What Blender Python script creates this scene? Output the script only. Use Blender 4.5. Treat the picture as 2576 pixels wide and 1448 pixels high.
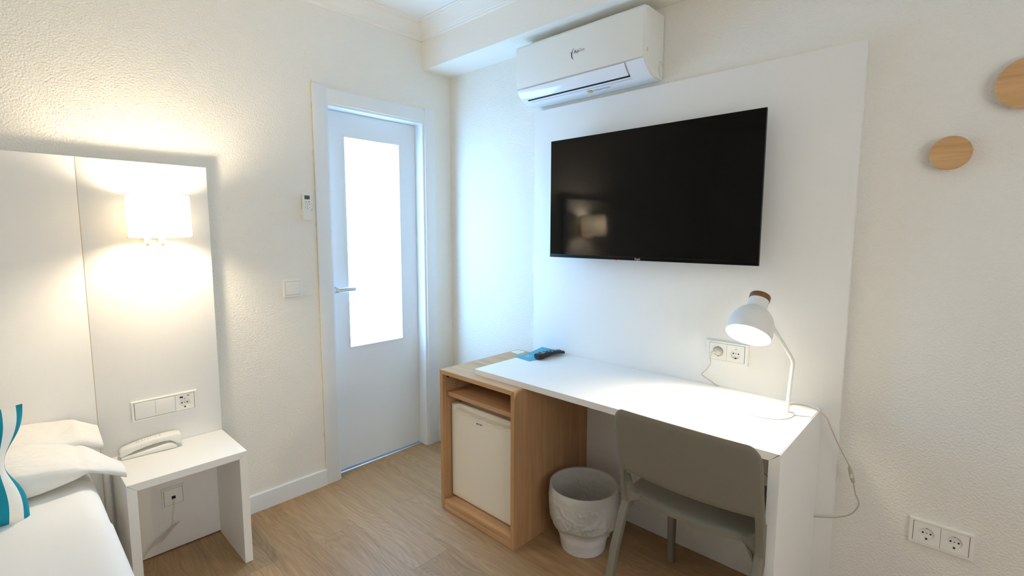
import bpy, bmesh, math, random
from mathutils import Vector, Matrix, noise as mnoise
random.seed(7)
for o in list(bpy.data.objects): bpy.data.objects.remove(o)
S = bpy.context.scene
COL = S.collection
R = math.radians
# ---------------------------------------------------------------- camera
F = 1229.1362; PPX = 1289.55; PPY = 714.5
yaw, pit, rol = R(43.1642), R(-6.0029), R(0.1196)
fw = Vector((math.cos(yaw)*math.cos(pit), math.sin(yaw)*math.cos(pit), math.sin(pit)))
rt = Vector((math.sin(yaw), -math.cos(yaw), 0)); up = rt.cross(fw)
rt2 = math.cos(rol)*rt + math.sin(rol)*up; up2 = -math.sin(rol)*rt + math.cos(rol)*up
cam = bpy.data.cameras.new('camera'); camo = bpy.data.objects.new('camera', cam); COL.objects.link(camo)
M = Matrix((rt2, up2, -fw)).transposed().to_4x4(); M.translation = Vector((-2.0062, -2.4167, 1.3326))
camo.matrix_world = M
cam.sensor_fit = 'HORIZONTAL'; cam.sensor_width = 36; cam.lens = F*36/2576
cam.shift_x = (1288-PPX)/2576; cam.shift_y = (PPY-724)/2576; cam.clip_start = .02
S.camera = camo
# ---------------------------------------------------------------- world, light, exposure
S.view_settings.view_transform = 'Standard'; S.view_settings.look = 'None'
S.view_settings.gamma = 1; S.view_settings.use_curve_mapping = False
S.view_settings.exposure = 0.58
S.cycles.max_bounces = 14; S.cycles.diffuse_bounces = 10; S.cycles.sample_clamp_indirect = 8
W = bpy.data.worlds.new('world'); S.world = W; W.use_nodes = True
W.node_tree.nodes['Background'].inputs[0].default_value = (.62, .80, 1, 1)
W.node_tree.nodes['Background'].inputs[1].default_value = 1.0
PANE = 12.0        # daylight through the frosted door pane
WALL_LAMP = 165.0 # radiance of the bulb in the wall lamp
DESK_LAMP = 520.0
def area(name, loc, rot, sx, sy, power, col):
    l = bpy.data.lights.new(name, 'AREA'); l.shape = 'RECTANGLE'; l.size = sx; l.size_y = sy
    l.energy = power; l.color = col
    o = bpy.data.objects.new(name, l); COL.objects.link(o); o.location = loc; o.rotation_euler = rot
    return o
area('window_fill', (-2.0, -4.30, 1.45), (R(90), 0, 0), 1.5, 1.3, 18, (1, .955, .87))  # warm fill added at the unseen window to lift the room's ambient light
area('hallway_daylight', (-.5, .75, 1.2), (R(-90), 0, 0), .9, 1.8, 110, (.38, .64, 1))

# ---------------------------------------------------------------- materials
MATS = {}
def mat(name, col, rough=.5, spec=.5, metal=0, bump=None, emit=None, noise_col=None, trans=0):
    if name in MATS: return MATS[name]
    m = bpy.data.materials.new(name); m.use_nodes = True; nt = m.node_tree; n = nt.nodes; L = nt.links
    b = n['Principled BSDF']
    b.inputs['Base Color'].default_value = (*col, 1); b.inputs['Roughness'].default_value = rough
    b.inputs['Specular IOR Level'].default_value = spec; b.inputs['Metallic'].default_value = metal
    if emit:
        b.inputs['Emission Color'].default_value = (*emit[:3], 1); b.inputs['Emission Strength'].default_value = emit[3]
    tc = n.new('ShaderNodeTexCoord')
    if noise_col:   # (scale vector, amount)
        mp = n.new('ShaderNodeMapping'); mp.inputs['Scale'].default_value = noise_col[0]; L.new(tc.outputs['Object'], mp.inputs[0])
        t = n.new('ShaderNodeTexNoise'); t.inputs['Scale'].default_value = 1; t.inputs['Detail'].default_value = 4; L.new(mp.outputs[0], t.inputs[0])
        mx = n.new('ShaderNodeMix'); mx.data_type = 'RGBA'; L.new(t.outputs[0], mx.inputs[0])
        a = noise_col[1]
        mx.inputs[6].default_value = (*[c*(1-a) for c in col], 1); mx.inputs[7].default_value = (*[min(1, c*(1+a)) for c in col], 1)
        L.new(mx.outputs[2], b.inputs['Base Color'])
    if bump:        # list of (scale vec, strength, distance, detail)
        last = None
        for sc, st, di, de in bump:
            mp = n.new('ShaderNodeMapping'); mp.inputs['Scale'].default_value = sc; L.new(tc.outputs['Object'], mp.inputs[0])
            t = n.new('ShaderNodeTexNoise'); t.inputs['Scale'].default_value = 1; t.inputs['Detail'].default_value = de
            t.inputs['Roughness'].default_value = .5
            L.new(mp.outputs[0], t.inputs[0])
            bp = n.new('ShaderNodeBump'); bp.inputs['Strength'].default_value = st; bp.inputs['Distance'].default_value = di
            L.new(t.outputs[0], bp.inputs['Height'])
            if last: L.new(last.outputs[0], bp.inputs['Normal'])
            last = bp
        L.new(last.outputs[0], b.inputs['Normal'])
    MATS[name] = m
    return m
def wood(name, c1, c2, axis, fine=260, rough=.45, long=6, ring=0):
    """straight grained veneer; axis = direction of the grain"""
    m = bpy.data.materials.new(name); m.use_nodes = True; nt = m.node_tree; n = nt.nodes; L = nt.links
    b = n['Principled BSDF']; b.inputs['Roughness'].default_value = rough; b.inputs['Specular IOR Level'].default_value = .35
    tc = n.new('ShaderNodeTexCoord')
    def nz(f, l, det, dist=0):
        sc = [f, f, f]; sc['xyz'.index(axis)] = l
        mp = n.new('ShaderNodeMapping'); mp.inputs['Scale'].default_value = sc; L.new(tc.outputs['Object'], mp.inputs[0])
        t = n.new('ShaderNodeTexNoise'); t.inputs['Scale'].default_value = 1; t.inputs['Detail'].default_value = det
        t.inputs['Distortion'].default_value = dist
        L.new(mp.outputs[0], t.inputs[0]); return t
    a = nz(fine, long, 3); c = nz(fine*.12, long*.25, 2, .4)
    add = n.new('ShaderNodeMath'); add.operation = 'MULTIPLY_ADD'; add.inputs[1].default_value = .45; L.new(a.outputs[0], add.inputs[0])
    mu = n.new('ShaderNodeMath'); mu.operation = 'MULTIPLY'; mu.inputs[1].default_value = .55; L.new(c.outputs[0], mu.inputs[0]); L.new(mu.outputs[0], add.inputs[2])
    r = n.new('ShaderNodeValToRGB'); r.color_ramp.elements[0].position = .33; r.color_ramp.elements[0].color = (*c1, 1)
    r.color_ramp.elements[1].position = .67; r.color_ramp.elements[1].color = (*c2, 1)
    L.new(add.outputs[0], r.inputs[0]); L.new(r.outputs[0], b.inputs['Base Color'])
    bp = n.new('ShaderNodeBump'); bp.inputs['Strength'].default_value = .15; bp.inputs['Distance'].default_value = .0004
    L.new(a.outputs[0], bp.inputs['Height']); L.new(bp.outputs[0], b.inputs['Normal'])
    MATS[name] = m
    return m
PLASTER = mat('plaster_wall', (.835, .815, .755), .9, .2, bump=[((140, 140, 140), .95, .0040, 3), ((22, 22, 22), .2, .005, 2)])
SOFT = mat('plaster_soffit', (.84, .815, .755), .9, .2, bump=[((110, 110, 110), .4, .0022, 3)])
CEIL = mat('ceiling_paint', (.84, .83, .80), .9, .2)
CROWN = mat('crown_plaster', (.84, .82, .77), .8, .2)
DOORW = mat('door_lacquer', (.785, .815, .835), .45, .35)
LAM = mat('white_laminate', (.83, .825, .80), .5, .35, bump=[((420, 420, 60), .12, .0005, 2)])
LAMV = mat('white_linen_laminate', (.83, .825, .80), .5, .3, bump=[((60, 420, 5), .38, .0007, 2), ((60, 5, 420), .16, .0005, 2)])
LAMH = mat('white_brushed_laminate', (.83, .82, .79), .5, .3, bump=[((5, 60, 420), .38, .0007, 2), ((420, 60, 5), .16, .0005, 2)])
DESKM = mat('desk_laminate', (.84, .835, .82), .42, .35, bump=[((300, 40, 300), .06, .0003, 2)])
SEAM = mat('seam_tan', (.58, .47, .30), .8, .1)  # plain tan colour of the headboard seam
PLAST = mat('white_plastic', (.83, .82, .78), .3, .45)
PLASTC = mat('aircon_plastic', (.80, .805, .77), .32, .4)
FLAPM = mat('aircon_flap', (.80, .82, .85), .12, .5)
DARK = mat('dark_gap', (.015, .015, .015), .7, .2)
GREY = mat('grey_plastic', (.25, .25, .24), .5, .4)
BLACK = mat('black_plastic', (.01, .011, .013), .38, .4)
CHROME = mat('satin_chrome', (.62, .63, .65), .22, .5, 1)
CHAIR = mat('taupe_polypropylene', (.210, .190, .150), .55, .35, bump=[((900, 900, 900), .1, .0003, 1)])
FRIDGE = mat('fridge_enamel', (.80, .77, .68), .38, .4, bump=[((500, 500, 500), .06, .0003, 1)])
FABRIC = mat('white_cotton', (.78, .775, .75), .95, .1, bump=[((7, 16, 14), .8, .016, 3), ((900, 900, 900), .15, .0004, 1)])
BEDF = mat('white_sheet', (.85, .84, .81), .95, .1, bump=[((4, 5, 5), .35, .012, 2), ((900, 900, 900), .12, .0004, 1)])
LAMPW = mat('lamp_enamel', (.80, .80, .765), .4, .4)
INNER = mat('lamp_inner_white', (.85, .84, .80), .5, .3)
BROWN = mat('dark_stained_wood', (.19, .085, .035), .4, .4, noise_col=((8, 8, 90), .35))
BULBW = mat('wall_bulb', (1, 1, 1), .5, .2, emit=(1, .82, .58, WALL_LAMP))
BULBD = mat('desk_bulb', (1, 1, 1), .5, .2, emit=(1, .87, .65, DESK_LAMP))
SHADEM = mat('lampshade_fabric', (.85, .82, .76), .9, .1)
HEM = mat('lampshade_hem', (.16, .10, .07), .9, .1)
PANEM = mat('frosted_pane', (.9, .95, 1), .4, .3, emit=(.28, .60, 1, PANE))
CORD = mat('clear_cord', (.50, .43, .33), .35, .4)
CORDW = mat('white_cord', (.62, .58, .50), .45, .4)
TEAL = mat('teal_card', (.0, .30, .46), .35, .4)
PALEB = mat('pale_blue_sticker', (.45, .74, .86), .4, .4)
STW = mat('sticker_white', (.82, .85, .86), .4, .4)
LCD = mat('lcd_screen', (.09, .12, .105), .25, .5)
LINER = mat('bin_liner', (.72, .71, .67), .28, .6, bump=[((28, 28, 60), .9, .004, 3)])
BINM = mat('bin_plastic', (.70, .69, .70), .5, .4)
CAULK = mat('stained_caulk', (.66, .57, .38), .9, .1, noise_col=((30, 30, 40), .25))
INK = mat('grey_ink', (.10, .11, .10), .5, .3)
SILV = mat('silver_ink', (.45, .45, .45), .4, .3)
YEL = mat('warning_yellow', (.62, .48, .08), .5, .3)
PALEINK = mat('pale_ink', (.55, .75, .82), .5, .3)
LEDM = mat('red_led', (.5, .01, .01), .4, .4, emit=(1, .02, .02, 1.2))
SCREEN = mat('tv_screen', (.0008, .0008, .0007), .06, .22)
BEECH = wood('beech_disc_wood', (.50, .28, .115), (.66, .40, .19), 'y', 190, .5, 10)
OAKV = wood('oak_veneer_upright', (.385, .208, .098), (.525, .312, .158), 'z', 330, .5, 8)
OAKH = wood('oak_veneer_level', (.430, .248, .126), (.575, .360, .194), 'y', 330, .5, 8)

# lampshade fabric lets the bulb's light through
nt = SHADEM.node_tree; b = nt.nodes['Principled BSDF']; tr = nt.nodes.new('ShaderNodeBsdfTranslucent'); tr.inputs[0].default_value = (.95, .88, .76, 1)
m1 = nt.nodes.new('ShaderNodeMixShader'); m1.inputs[0].default_value = .15
nt.links.new(b.outputs[0], m1.inputs[1]); nt.links.new(tr.outputs[0], m1.inputs[2]); nt.links.new(m1.outputs[0], nt.nodes['Material Output'].inputs[0])
# liner is slightly see-through
nt = LINER.node_tree; b = nt.nodes['Principled BSDF']; tr = nt.nodes.new('ShaderNodeBsdfTranslucent'); tp = nt.nodes.new('ShaderNodeBsdfTransparent')
tr.inputs[0].default_value = (.8, .79, .75, 1)
m1 = nt.nodes.new('ShaderNodeMixShader'); m1.inputs[0].default_value = .35; m2 = nt.nodes.new('ShaderNodeMixShader'); m2.inputs[0].default_value = .06
nt.links.new(b.outputs[0], m1.inputs[1]); nt.links.new(tr.outputs[0], m1.inputs[2]); nt.links.new(m1.outputs[0], m2.inputs[1]); nt.links.new(tp.outputs[0], m2.inputs[2])
nt.links.new(m2.outputs[0], nt.nodes['Material Output'].inputs[0])

def floor_mat():
    m = bpy.data.materials.new('oak_laminate_floor'); m.use_nodes = True; nt = m.node_tree; n = nt.nodes; L = nt.links
    b = n['Principled BSDF']; b.inputs['Roughness'].default_value = .48; b.inputs['Specular IOR Level'].default_value = .35
    tc = n.new('ShaderNodeTexCoord')
    sw = n.new('ShaderNodeMapping'); sw.inputs['Rotation'].default_value = (0, 0, R(90)); sw.inputs['Location'].default_value = (.33, .055, 0)
    L.new(tc.outputs['Object'], sw.inputs[0])
    br = n.new('ShaderNodeTexBrick'); br.inputs['Scale'].default_value = 1; br.offset = .37; br.squash = 1
    br.inputs['Brick Width'].default_value = 1.22; br.inputs['Row Height'].default_value = .18
    br.inputs['Mortar Size'].default_value = .0011; br.inputs['Mortar Smooth'].default_value = .3; br.inputs['Bias'].default_value = 0
    br.inputs['Color1'].default_value = (0, 0, 0, 1); br.inputs['Color2'].default_value = (1, 1, 1, 1); br.inputs['Mortar'].default_value = (.5, .5, .5, 1)
    L.new(sw.outputs[0], br.inputs[0])
    # per plank random shift for the figure
    sep = n.new('ShaderNodeSeparateColor'); L.new(br.outputs[0], sep.inputs[0])
    off = n.new('ShaderNodeCombineXYZ'); mm = n.new('ShaderNodeMath'); mm.operation = 'MULTIPLY'; mm.inputs[1].default_value = 9
    L.new(sep.outputs[0], mm.inputs[0]); L.new(mm.outputs[0], off.inputs[1]); L.new(mm.outputs[0], off.inputs[2])
    va = n.new('ShaderNodeVectorMath'); L.new(tc.outputs['Object'], va.inputs[0]); L.new(off.outputs[0], va.inputs[1])
    def nz(sc, det, dist=0, rough=.5):
        mp = n.new('ShaderNodeMapping'); mp.inputs['Scale'].default_value = sc; L.new(va.outputs[0], mp.inputs[0])
        t = n.new('ShaderNodeTexNoise'); t.inputs['Scale'].default_value = 1; t.inputs['Detail'].default_value = det; t.inputs['Distortion'].default_value = dist
        t.inputs['Roughness'].default_value = rough
        L.new(mp.outputs[0], t.inputs[0]); return t
    big = nz((5.0, .95, 1), 1.0, .10)          # contour field -> cathedral grain
    k = n.new('ShaderNodeMath'); k.operation = 'MULTIPLY'; k.inputs[1].default_value = 46; L.new(big.outputs[0], k.inputs[0])
    fr = n.new('ShaderNodeMath'); fr.operation = 'PINGPONG'; fr.inputs[1].default_value = .5; L.new(k.outputs[0], fr.inputs[0])
    fine = nz((330, 9, 1), 3, .25)
    med = nz((30, 1.6, 1), 2)
    # sum
    def mad(a, f, c=None):
        x = n.new('ShaderNodeMath'); x.operation = 'MULTIPLY_ADD'; x.inputs[1].default_value = f; L.new(a, x.inputs[0])
        if c is None: x.inputs[2].default_value = 0
        else: L.new(c, x.inputs[2])
        return x.outputs[0]
    s = mad(fr.outputs[0], .22); s = mad(fine.outputs[0], .58, s); s = mad(med.outputs[0], .34, s); s = mad(sep.outputs[0], .10, s)
    r = n.new('ShaderNodeValToRGB'); e = r.color_ramp.elements
    e[0].position = .34; e[0].color = (.255, .148, .070, 1); e[1].position = .80; e[1].color = (.455, .300, .162, 1)
    L.new(s, r.inputs[0])
    mx = n.new('ShaderNodeMix'); mx.data_type = 'RGBA'; L.new(br.outputs['Fac'], mx.inputs[0]); L.new(r.outputs[0], mx.inputs[6]); mx.inputs[7].default_value = (.24, .165, .10, 1)
    L.new(mx.outputs[2], b.inputs['Base Color'])
    bp = n.new('ShaderNodeBump'); bp.inputs['Strength'].default_value = .15; bp.inputs['Distance'].default_value = .0005
    L.new(fine.outputs[0], bp.inputs['Height']); L.new(bp.outputs[0], b.inputs['Normal'])
    return m
FLOORM = floor_mat()

def cushion_mat():
    m = bpy.data.materials.new('teal_striped_canvas'); m.use_nodes = True; nt = m.node_tree; n = nt.nodes; L = nt.links
    b = n['Principled BSDF']; b.inputs['Roughness'].default_value = .9; b.inputs['Specular IOR Level'].default_value = .1
    uv = n.new('ShaderNodeUVMap'); sp = n.new('ShaderNodeSeparateXYZ'); L.new(uv.outputs[0], sp.inputs[0])
    ad = n.new('ShaderNodeMath'); ad.operation = 'MULTIPLY_ADD'; ad.inputs[1].default_value = 1/.076; ad.inputs[2].default_value = -.18; L.new(sp.outputs[0], ad.inputs[0])
    fr = n.new('ShaderNodeMath'); fr.operation = 'FRACT'; L.new(ad.outputs[0], fr.inputs[0])
    lt = n.new('ShaderNodeMath'); lt.operation = 'LESS_THAN'; lt.inputs[1].default_value = .38; L.new(fr.outputs[0], lt.inputs[0])
    mx = n.new('ShaderNodeMix'); mx.data_type = 'RGBA'; L.new(lt.outputs[0], mx.inputs[0])
    mx.inputs[6].default_value = (.012, .235, .32, 1); mx.inputs[7].default_value = (.83, .81, .75, 1)
    L.new(mx.outputs[2], b.inputs['Base Color'])
    tx = n.new('ShaderNodeTexNoise'); tx.inputs['Scale'].default_value = 700; tc = n.new('ShaderNodeTexCoord'); L.new(tc.outputs['Object'], tx.inputs[0])
    bp = n.new('ShaderNodeBump'); bp.inputs['Strength'].default_value = .2; bp.inputs['Distance'].default_value = .0006; L.new(tx.outputs[0], bp.inputs['Height']); L.new(bp.outputs[0], b.inputs['Normal'])
    return m
CUSH = cushion_mat()

# ---------------------------------------------------------------- mesh helpers (world coordinates in, object-local out)
def box(bm, x0, x1, y0, y1, z0, z1, bev=0, seg=2):
    x0, x1 = sorted((x0, x1)); y0, y1 = sorted((y0, y1)); z0, z1 = sorted((z0, z1))
    v = [bm.verts.new((x, y, z)) for x in (x0, x1) for y in (y0, y1) for z in (z0, z1)]
    fs = [bm.faces.new([v[i] for i in q]) for q in ((0, 1, 3, 2), (4, 6, 7, 5), (0, 4, 5, 1), (2, 3, 7, 6), (0, 2, 6, 4), (1, 5, 7, 3))]
    if bev:
        es = list({e for f in fs for e in f.edges})
        bmesh.ops.bevel(bm, geom=es, offset=bev, segments=seg, profile=.5, affect='EDGES')
    return v
def prism(bm, pts, axis, a, b, bev=0, seg=2):
    """closed polygon pts in the two other axes, extruded along axis from a to b"""
    def mk(p, t):
        if axis == 'x': return (t, p[0], p[1])
        if axis == 'y': return (p[0], t, p[1])
        return (p[0], p[1], t)
    va = [bm.verts.new(mk(p, a)) for p in pts]; vb = [bm.verts.new(mk(p, b)) for p in pts]
    n = len(pts); fs = [bm.faces.new(va), bm.faces.new(vb[::-1])]
    for i in range(n): fs.append(bm.faces.new((va[i], vb[i], vb[(i+1) % n], va[(i+1) % n])))
    bmesh.ops.recalc_face_normals(bm, faces=fs)
    if bev:
        es = list({e for e in fs[0].edges} | {e for e in fs[1].edges})
        bmesh.ops.bevel(bm, geom=es, offset=bev, segments=seg, profile=.5, affect='EDGES')
def smooth_path(pts, n=8):
    P = [Vector(p) for p in pts]; out = []
    for i in range(len(P)-1):
        p0 = P[max(i-1, 0)]; p1 = P[i]; p2 = P[i+1]; p3 = P[min(i+2, len(P)-1)]
        for k in range(n):
            t = k/n
            out.append(.5*((2*p1)+(p2-p0)*t+(2*p0-5*p1+4*p2-p3)*t*t+(3*p1-p0-3*p2+p3)*t**3))
    out.append(P[-1]); return out
def tube(bm, pts, r, seg=10, smooth=0, cap=True):
    P = smooth_path(pts, smooth) if smooth else [Vector(p) for p in pts]
    rr = r if callable(r) else (lambda t: r)
    rings = []; nrm = None
    for i, p in enumerate(P):
        d = (P[min(i+1, len(P)-1)]-P[max(i-1, 0)]).normalized()
        if nrm is None:
            nrm = d.orthogonal().normalized()
        else:
            nrm = (nrm - d*nrm.dot(d)); nrm = nrm.normalized() if nrm.length > 1e-6 else d.orthogonal().normalized()
        bn = d.cross(nrm); q = rr(i/(len(P)-1))
        rings.append([bm.verts.new(p+(math.cos(a)*nrm+math.sin(a)*bn)*q) for a in [2*math.pi*k/seg for k in range(seg)]])
    for a, b in zip(rings, rings[1:]):
        for k in range(seg): bm.faces.new((a[k], a[(k+1) % seg], b[(k+1) % seg], b[k]))
    if cap: bm.faces.new(rings[0][::-1]); bm.faces.new(rings[-1])
def lathe(bm, prof, origin, axis=(0, 0, 1), seg=40, closed=False, wob=None):
    """prof: (radius, height along axis)"""
    ax = Vector(axis).normalized(); u = ax.orthogonal().normalized(); w = ax.cross(u); O = Vector(origin)
    rings = []
    for i, (r, h) in enumerate(prof):
        if r < 1e-6: rings.append([bm.verts.new(O+ax*h)])
        else:
            rg = []
            for k in range(seg):
                a = 2*math.pi*k/seg; q, dh = (wob(i, a, r, h) if wob else (r, 0))
                rg.append(bm.verts.new(O+ax*(h+dh)+(math.cos(a)*u+math.sin(a)*w)*q))
            rings.append(rg)
    for a, b in zip(rings, rings[1:] + ([rings[0]] if closed else [])):
        if len(a) == 1 and len(b) == 1: continue
        for k in range(seg):
            k2 = (k+1) % seg
            if len(a) == 1: bm.faces.new((a[0], b[k2], b[k]))
            elif len(b) == 1: bm.faces.new((a[k], a[k2], b[0]))
            else: bm.faces.new((a[k], a[k2], b[k2], b[k]))
    bmesh.ops.recalc_face_normals(bm, faces=bm.faces[:])
def BM(): return bmesh.new()
def obj(name, bm, m, parent=None, loc=None, smooth=True, angle=35):
    """one mesh object; bm holds world coordinates; loc = world place of its origin"""
    if loc is None: loc = Vector(parent['_w']) if parent else Vector((0, 0, 0))
    loc = Vector(loc)
    bmesh.ops.translate(bm, verts=bm.verts[:], vec=-loc)
    me = bpy.data.meshes.new(name); bm.to_mesh(me); bm.free()
    me.materials.append(m)
    if smooth:
        me.shade_smooth()
        try: me.set_sharp_from_angle(angle=R(angle))
        except Exception: pass
    o = bpy.data.objects.new(name, me); COL.objects.link(o)
    if parent:
        o.parent = parent; o.location = loc-Vector(parent['_w'])
    else: o.location = loc
    o['_w'] = list(loc)
    return o
def tag(o, label=None, cat=None, group=None, kind=None):
    if label: o['label'] = label
    if cat: o['category'] = cat
    if group: o['group'] = group
    if kind: o['kind'] = kind
    return o
def thing(name, loc, label=None, cat=None, group=None, kind=None):
    o = bpy.data.objects.new(name, None); COL.objects.link(o); o.location = loc; o['_w'] = list(loc)
    o.empty_display_size = .05
    return tag(o, label, cat, group, kind)
def bx(name, m, parent, *a, bev=.001, loc=None):
    bm = BM(); box(bm, *a, bev=bev); return obj(name, bm, m, parent, loc)
def text(name, s, size, m, parent, origin, right, upv, shear=0, extrude=.0004, loc=None):
    c = bpy.data.curves.new(name, 'FONT'); c.body = s; c.size = size; c.extrude = extrude; c.shear = shear; c.resolution_u = 3
    t = bpy.data.objects.new(name, c); COL.objects.link(t)
    bpy.context.view_layer.update()
    dg = bpy.context.evaluated_depsgraph_get(); me = bpy.data.meshes.new_from_object(t.evaluated_get(dg))
    bpy.data.objects.remove(t); bpy.data.curves.remove(c)
    r = Vector(right).normalized(); u = Vector(upv).normalized(); w = r.cross(u)
    T = Matrix((r, u, w)).transposed().to_4x4(); T.translation = Vector(origin)
    bm = BM(); bm.from_mesh(me); bpy.data.meshes.remove(me)
    bmesh.ops.transform(bm, matrix=T, verts=bm.verts[:])
    return obj(name, bm, m, parent, smooth=False)

# ================================================================= THE ROOM
XC, YD, CEILZ = -4.30, -4.20, 2.5197
PT = -.0293           # front face of the tall panel behind the desk
HB = -.052            # front face of the headboard
def struct(name, bm, m, parent=None, smooth=False, loc=None):
    o = obj(name, bm, m, parent, loc, smooth=smooth)
    if not parent: o['kind'] = 'structure'
    return o
DX0, DX1, DZ = -.793, -.2155, 1.968      # clear opening of the door
bm = BM(); box(bm, XC-.2, DX0-.02, 0, .14, 0, CEILZ); box(bm, DX1+.02, .15, 0, .14, 0, CEILZ); box(bm, DX0-.02, DX1+.02, 0, .14, DZ+.02, CEILZ)
struct('wall_back', bm, PLASTER)
bm = BM(); box(bm, 0, .15, YD-.15, 0, 0, CEILZ); struct('wall_right', bm, PLASTER)
bm = BM(); box(bm, XC-.15, XC, YD-.15, 0, 0, CEILZ); struct('wall_left', bm, PLASTER)
WX0, WX1, WZ0, WZ1 = -2.75, -1.25, .80, 2.10
bm = BM(); box(bm, XC, WX0, YD-.15, YD, 0, CEILZ); box(bm, WX1, 0, YD-.15, YD, 0, CEILZ)
box(bm, WX0, WX1, YD-.15, YD, 0, WZ0); box(bm, WX0, WX1, YD-.15, YD, WZ1, CEILZ); struct('wall_front', bm, PLASTER)
bm = BM(); box(bm, XC-.15, .15, YD-.15, 1.6, -.1, 0); struct('floor', bm, FLOORM)
bm = BM(); box(bm, XC-.15, .15, YD-.15, .14, CEILZ, CEILZ+.1); struct('ceiling', bm, CEIL)
# boxed soffit along the right wall
bm = BM(); box(bm, -.2045, 0, YD, 0, 2.2719, CEILZ, bev=0); o = struct('trim_1', bm, SOFT); 
# crown mouldings
def crown_profile():   # (out from wall, down from ceiling)
    return [(0, -.088), (.007, -.088), (.009, -.083), (.009, -.077), (.014, -.074), (.014, -.068), (.018, -.066), (.024, -.048), (.034, -.032),
            (.044, -.022), (.046, -.018), (.052, -.018), (.054, -.013), (.060, -.013), (.062, -.007), (.070, -.005), (.070, 0), (0, 0)]
bm = BM(); prism(bm, [(-d, CEILZ+z) for d, z in crown_profile()], 'x', XC, -.2045); o = struct('trim_2', bm, CROWN, smooth=True)
bm = BM(); prism(bm, [(-.2045-d, CEILZ+z) for d, z in crown_profile()], 'y', -.0, YD); struct('trim_3', bm, CROWN, smooth=True)
# baseboards
bm = BM(); prism(bm, [(0, 0), (-.012, 0), (-.012, .083), (-.010, .0855), (0, .0855)], 'x', -1.80, -.876); struct('baseboard_back', bm, DOORW, loc=(-1.3, 0, 0))
bm = BM(); prism(bm, [(0, 0), (-.012, 0), (-.012, .083), (-.010, .0855), (0, .0855)], 'x', -.128, 0); struct('baseboard_corner', bm, DOORW, loc=(-.06, 0, 0))
# ---- door
door = thing('door_1', (-.5, .07, 0), kind='structure')
def casing(name, b, **k): return obj(name, b, DOORW, door)
bm = BM(); box(bm, -.875, -.805, -.011, 0, 0, 2.060, bev=.0015); casing('casing', bm)
bm = BM(); box(bm, -.2013, -.1292, -.011, 0, 0, 2.058, bev=.0015); casing('casing', bm)
bm = BM(); box(bm, -.805, -.2013, -.010, 0, 1.9796, 2.0500, bev=.0015); casing('casing', bm)
bm = BM()
prism(bm, [(-.2013, .140), (-.2013+.0, -.003), (-.213, -.003), (-.2155, -.0005), (-.2155, .068), (-.2155, .140)], 'z', 0, DZ+.012)
box(bm, DX0-.0135, DX0, -.003, .14, 0, DZ+.012, bev=.001)
obj('door_frame', bm, DOORW, door, smooth=False)
bm = BM(); box(bm, DX0, DX1, -.003, .14, DZ, DZ+.0125); obj('door_frame', bm, DOORW, door, smooth=False)
# leaf with a hole for the pane
bm = BM(); LZ0 = .010
gx0, gx1, gz0, gz1 = -.682, -.3235, .687, 1.8495
for a in ((DX0+.001, gx0, LZ0, DZ-.002), (gx1, DX1-.001, LZ0, DZ-.002), (gx0, gx1, LZ0, gz0), (gx0, gx1, gz1, DZ-.002)):
    box(bm, a[0], a[1], .072, .110, a[2], a[3])
leaf = obj('door_leaf', bm, DOORW, door, smooth=False)
bm = BM()
for a in ((gx0, gx0+.011, gz0, gz1), (gx1-.008, gx1, gz0, gz1), (gx0+.011, gx1-.008, gz0, gz0+.011), (gx0+.011, gx1-.008, gz1-.011, gz1)):
    box(bm, a[0], a[1], .0695, .0795, a[2], a[3], bev=.0015)
obj('glazing_bead', bm, DOORW, leaf)
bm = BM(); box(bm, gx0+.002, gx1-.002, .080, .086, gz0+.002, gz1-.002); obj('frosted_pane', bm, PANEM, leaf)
hd = bpy.data.objects.new('lever_handle', None); COL.objects.link(hd); hd.parent = door; hw = Vector((-.765, .07, 1.027)); hd['_w'] = list(hw); hd.location = hw-Vector(door['_w'])
bm = BM(); lathe(bm, [(0, 0), (.026, 0), (.026, -.007), (.024, -.009), (0, -.009)], (-.768, .072, 1.027), (0, 1, 0), 36); obj('rosette', bm, CHROME, hd)
bm = BM(); box(bm, -.779, -.7575, .012, .064, 1.0155, 1.0385, bev=.002)
box(bm, -.772, -.660, .010, .022, 1.0165, 1.0375, bev=.0055, seg=4); obj('lever', bm, CHROME, hd)
bm = BM(); prism(bm, [(.055, 0), (.060, .004), (.115, .004), (.120, 0)], 'x', DX0, DX1); obj('threshold', bm, CHROME, door, smooth=False)
bm = BM()
pts = []
random.seed(3)
N = 170
prev = None
for i in range(N+1):
    z = 2.058*i/N*.965+.086
    w = .0025+.0035*abs(mnoise.noise(Vector((0, 3.1, z*9))))+.004*max(0, mnoise.noise(Vector((4, 0, z*31))))
    row = [bm.verts.new((-.8752-w, -.0008, z)), bm.verts.new((-.8752-w*.5, -.003, z)), bm.verts.new((-.8745, -.0035, z)), bm.verts.new((-.8745, .001, z))]
    if prev:
        for k in range(4): bm.faces.new((prev[k], prev[(k+1) % 4], row[(k+1) % 4], row[k]))
    prev = row
bmesh.ops.recalc_face_normals(bm, faces=bm.faces[:]); obj('caulk_bead', bm, CAULK, door)
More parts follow.
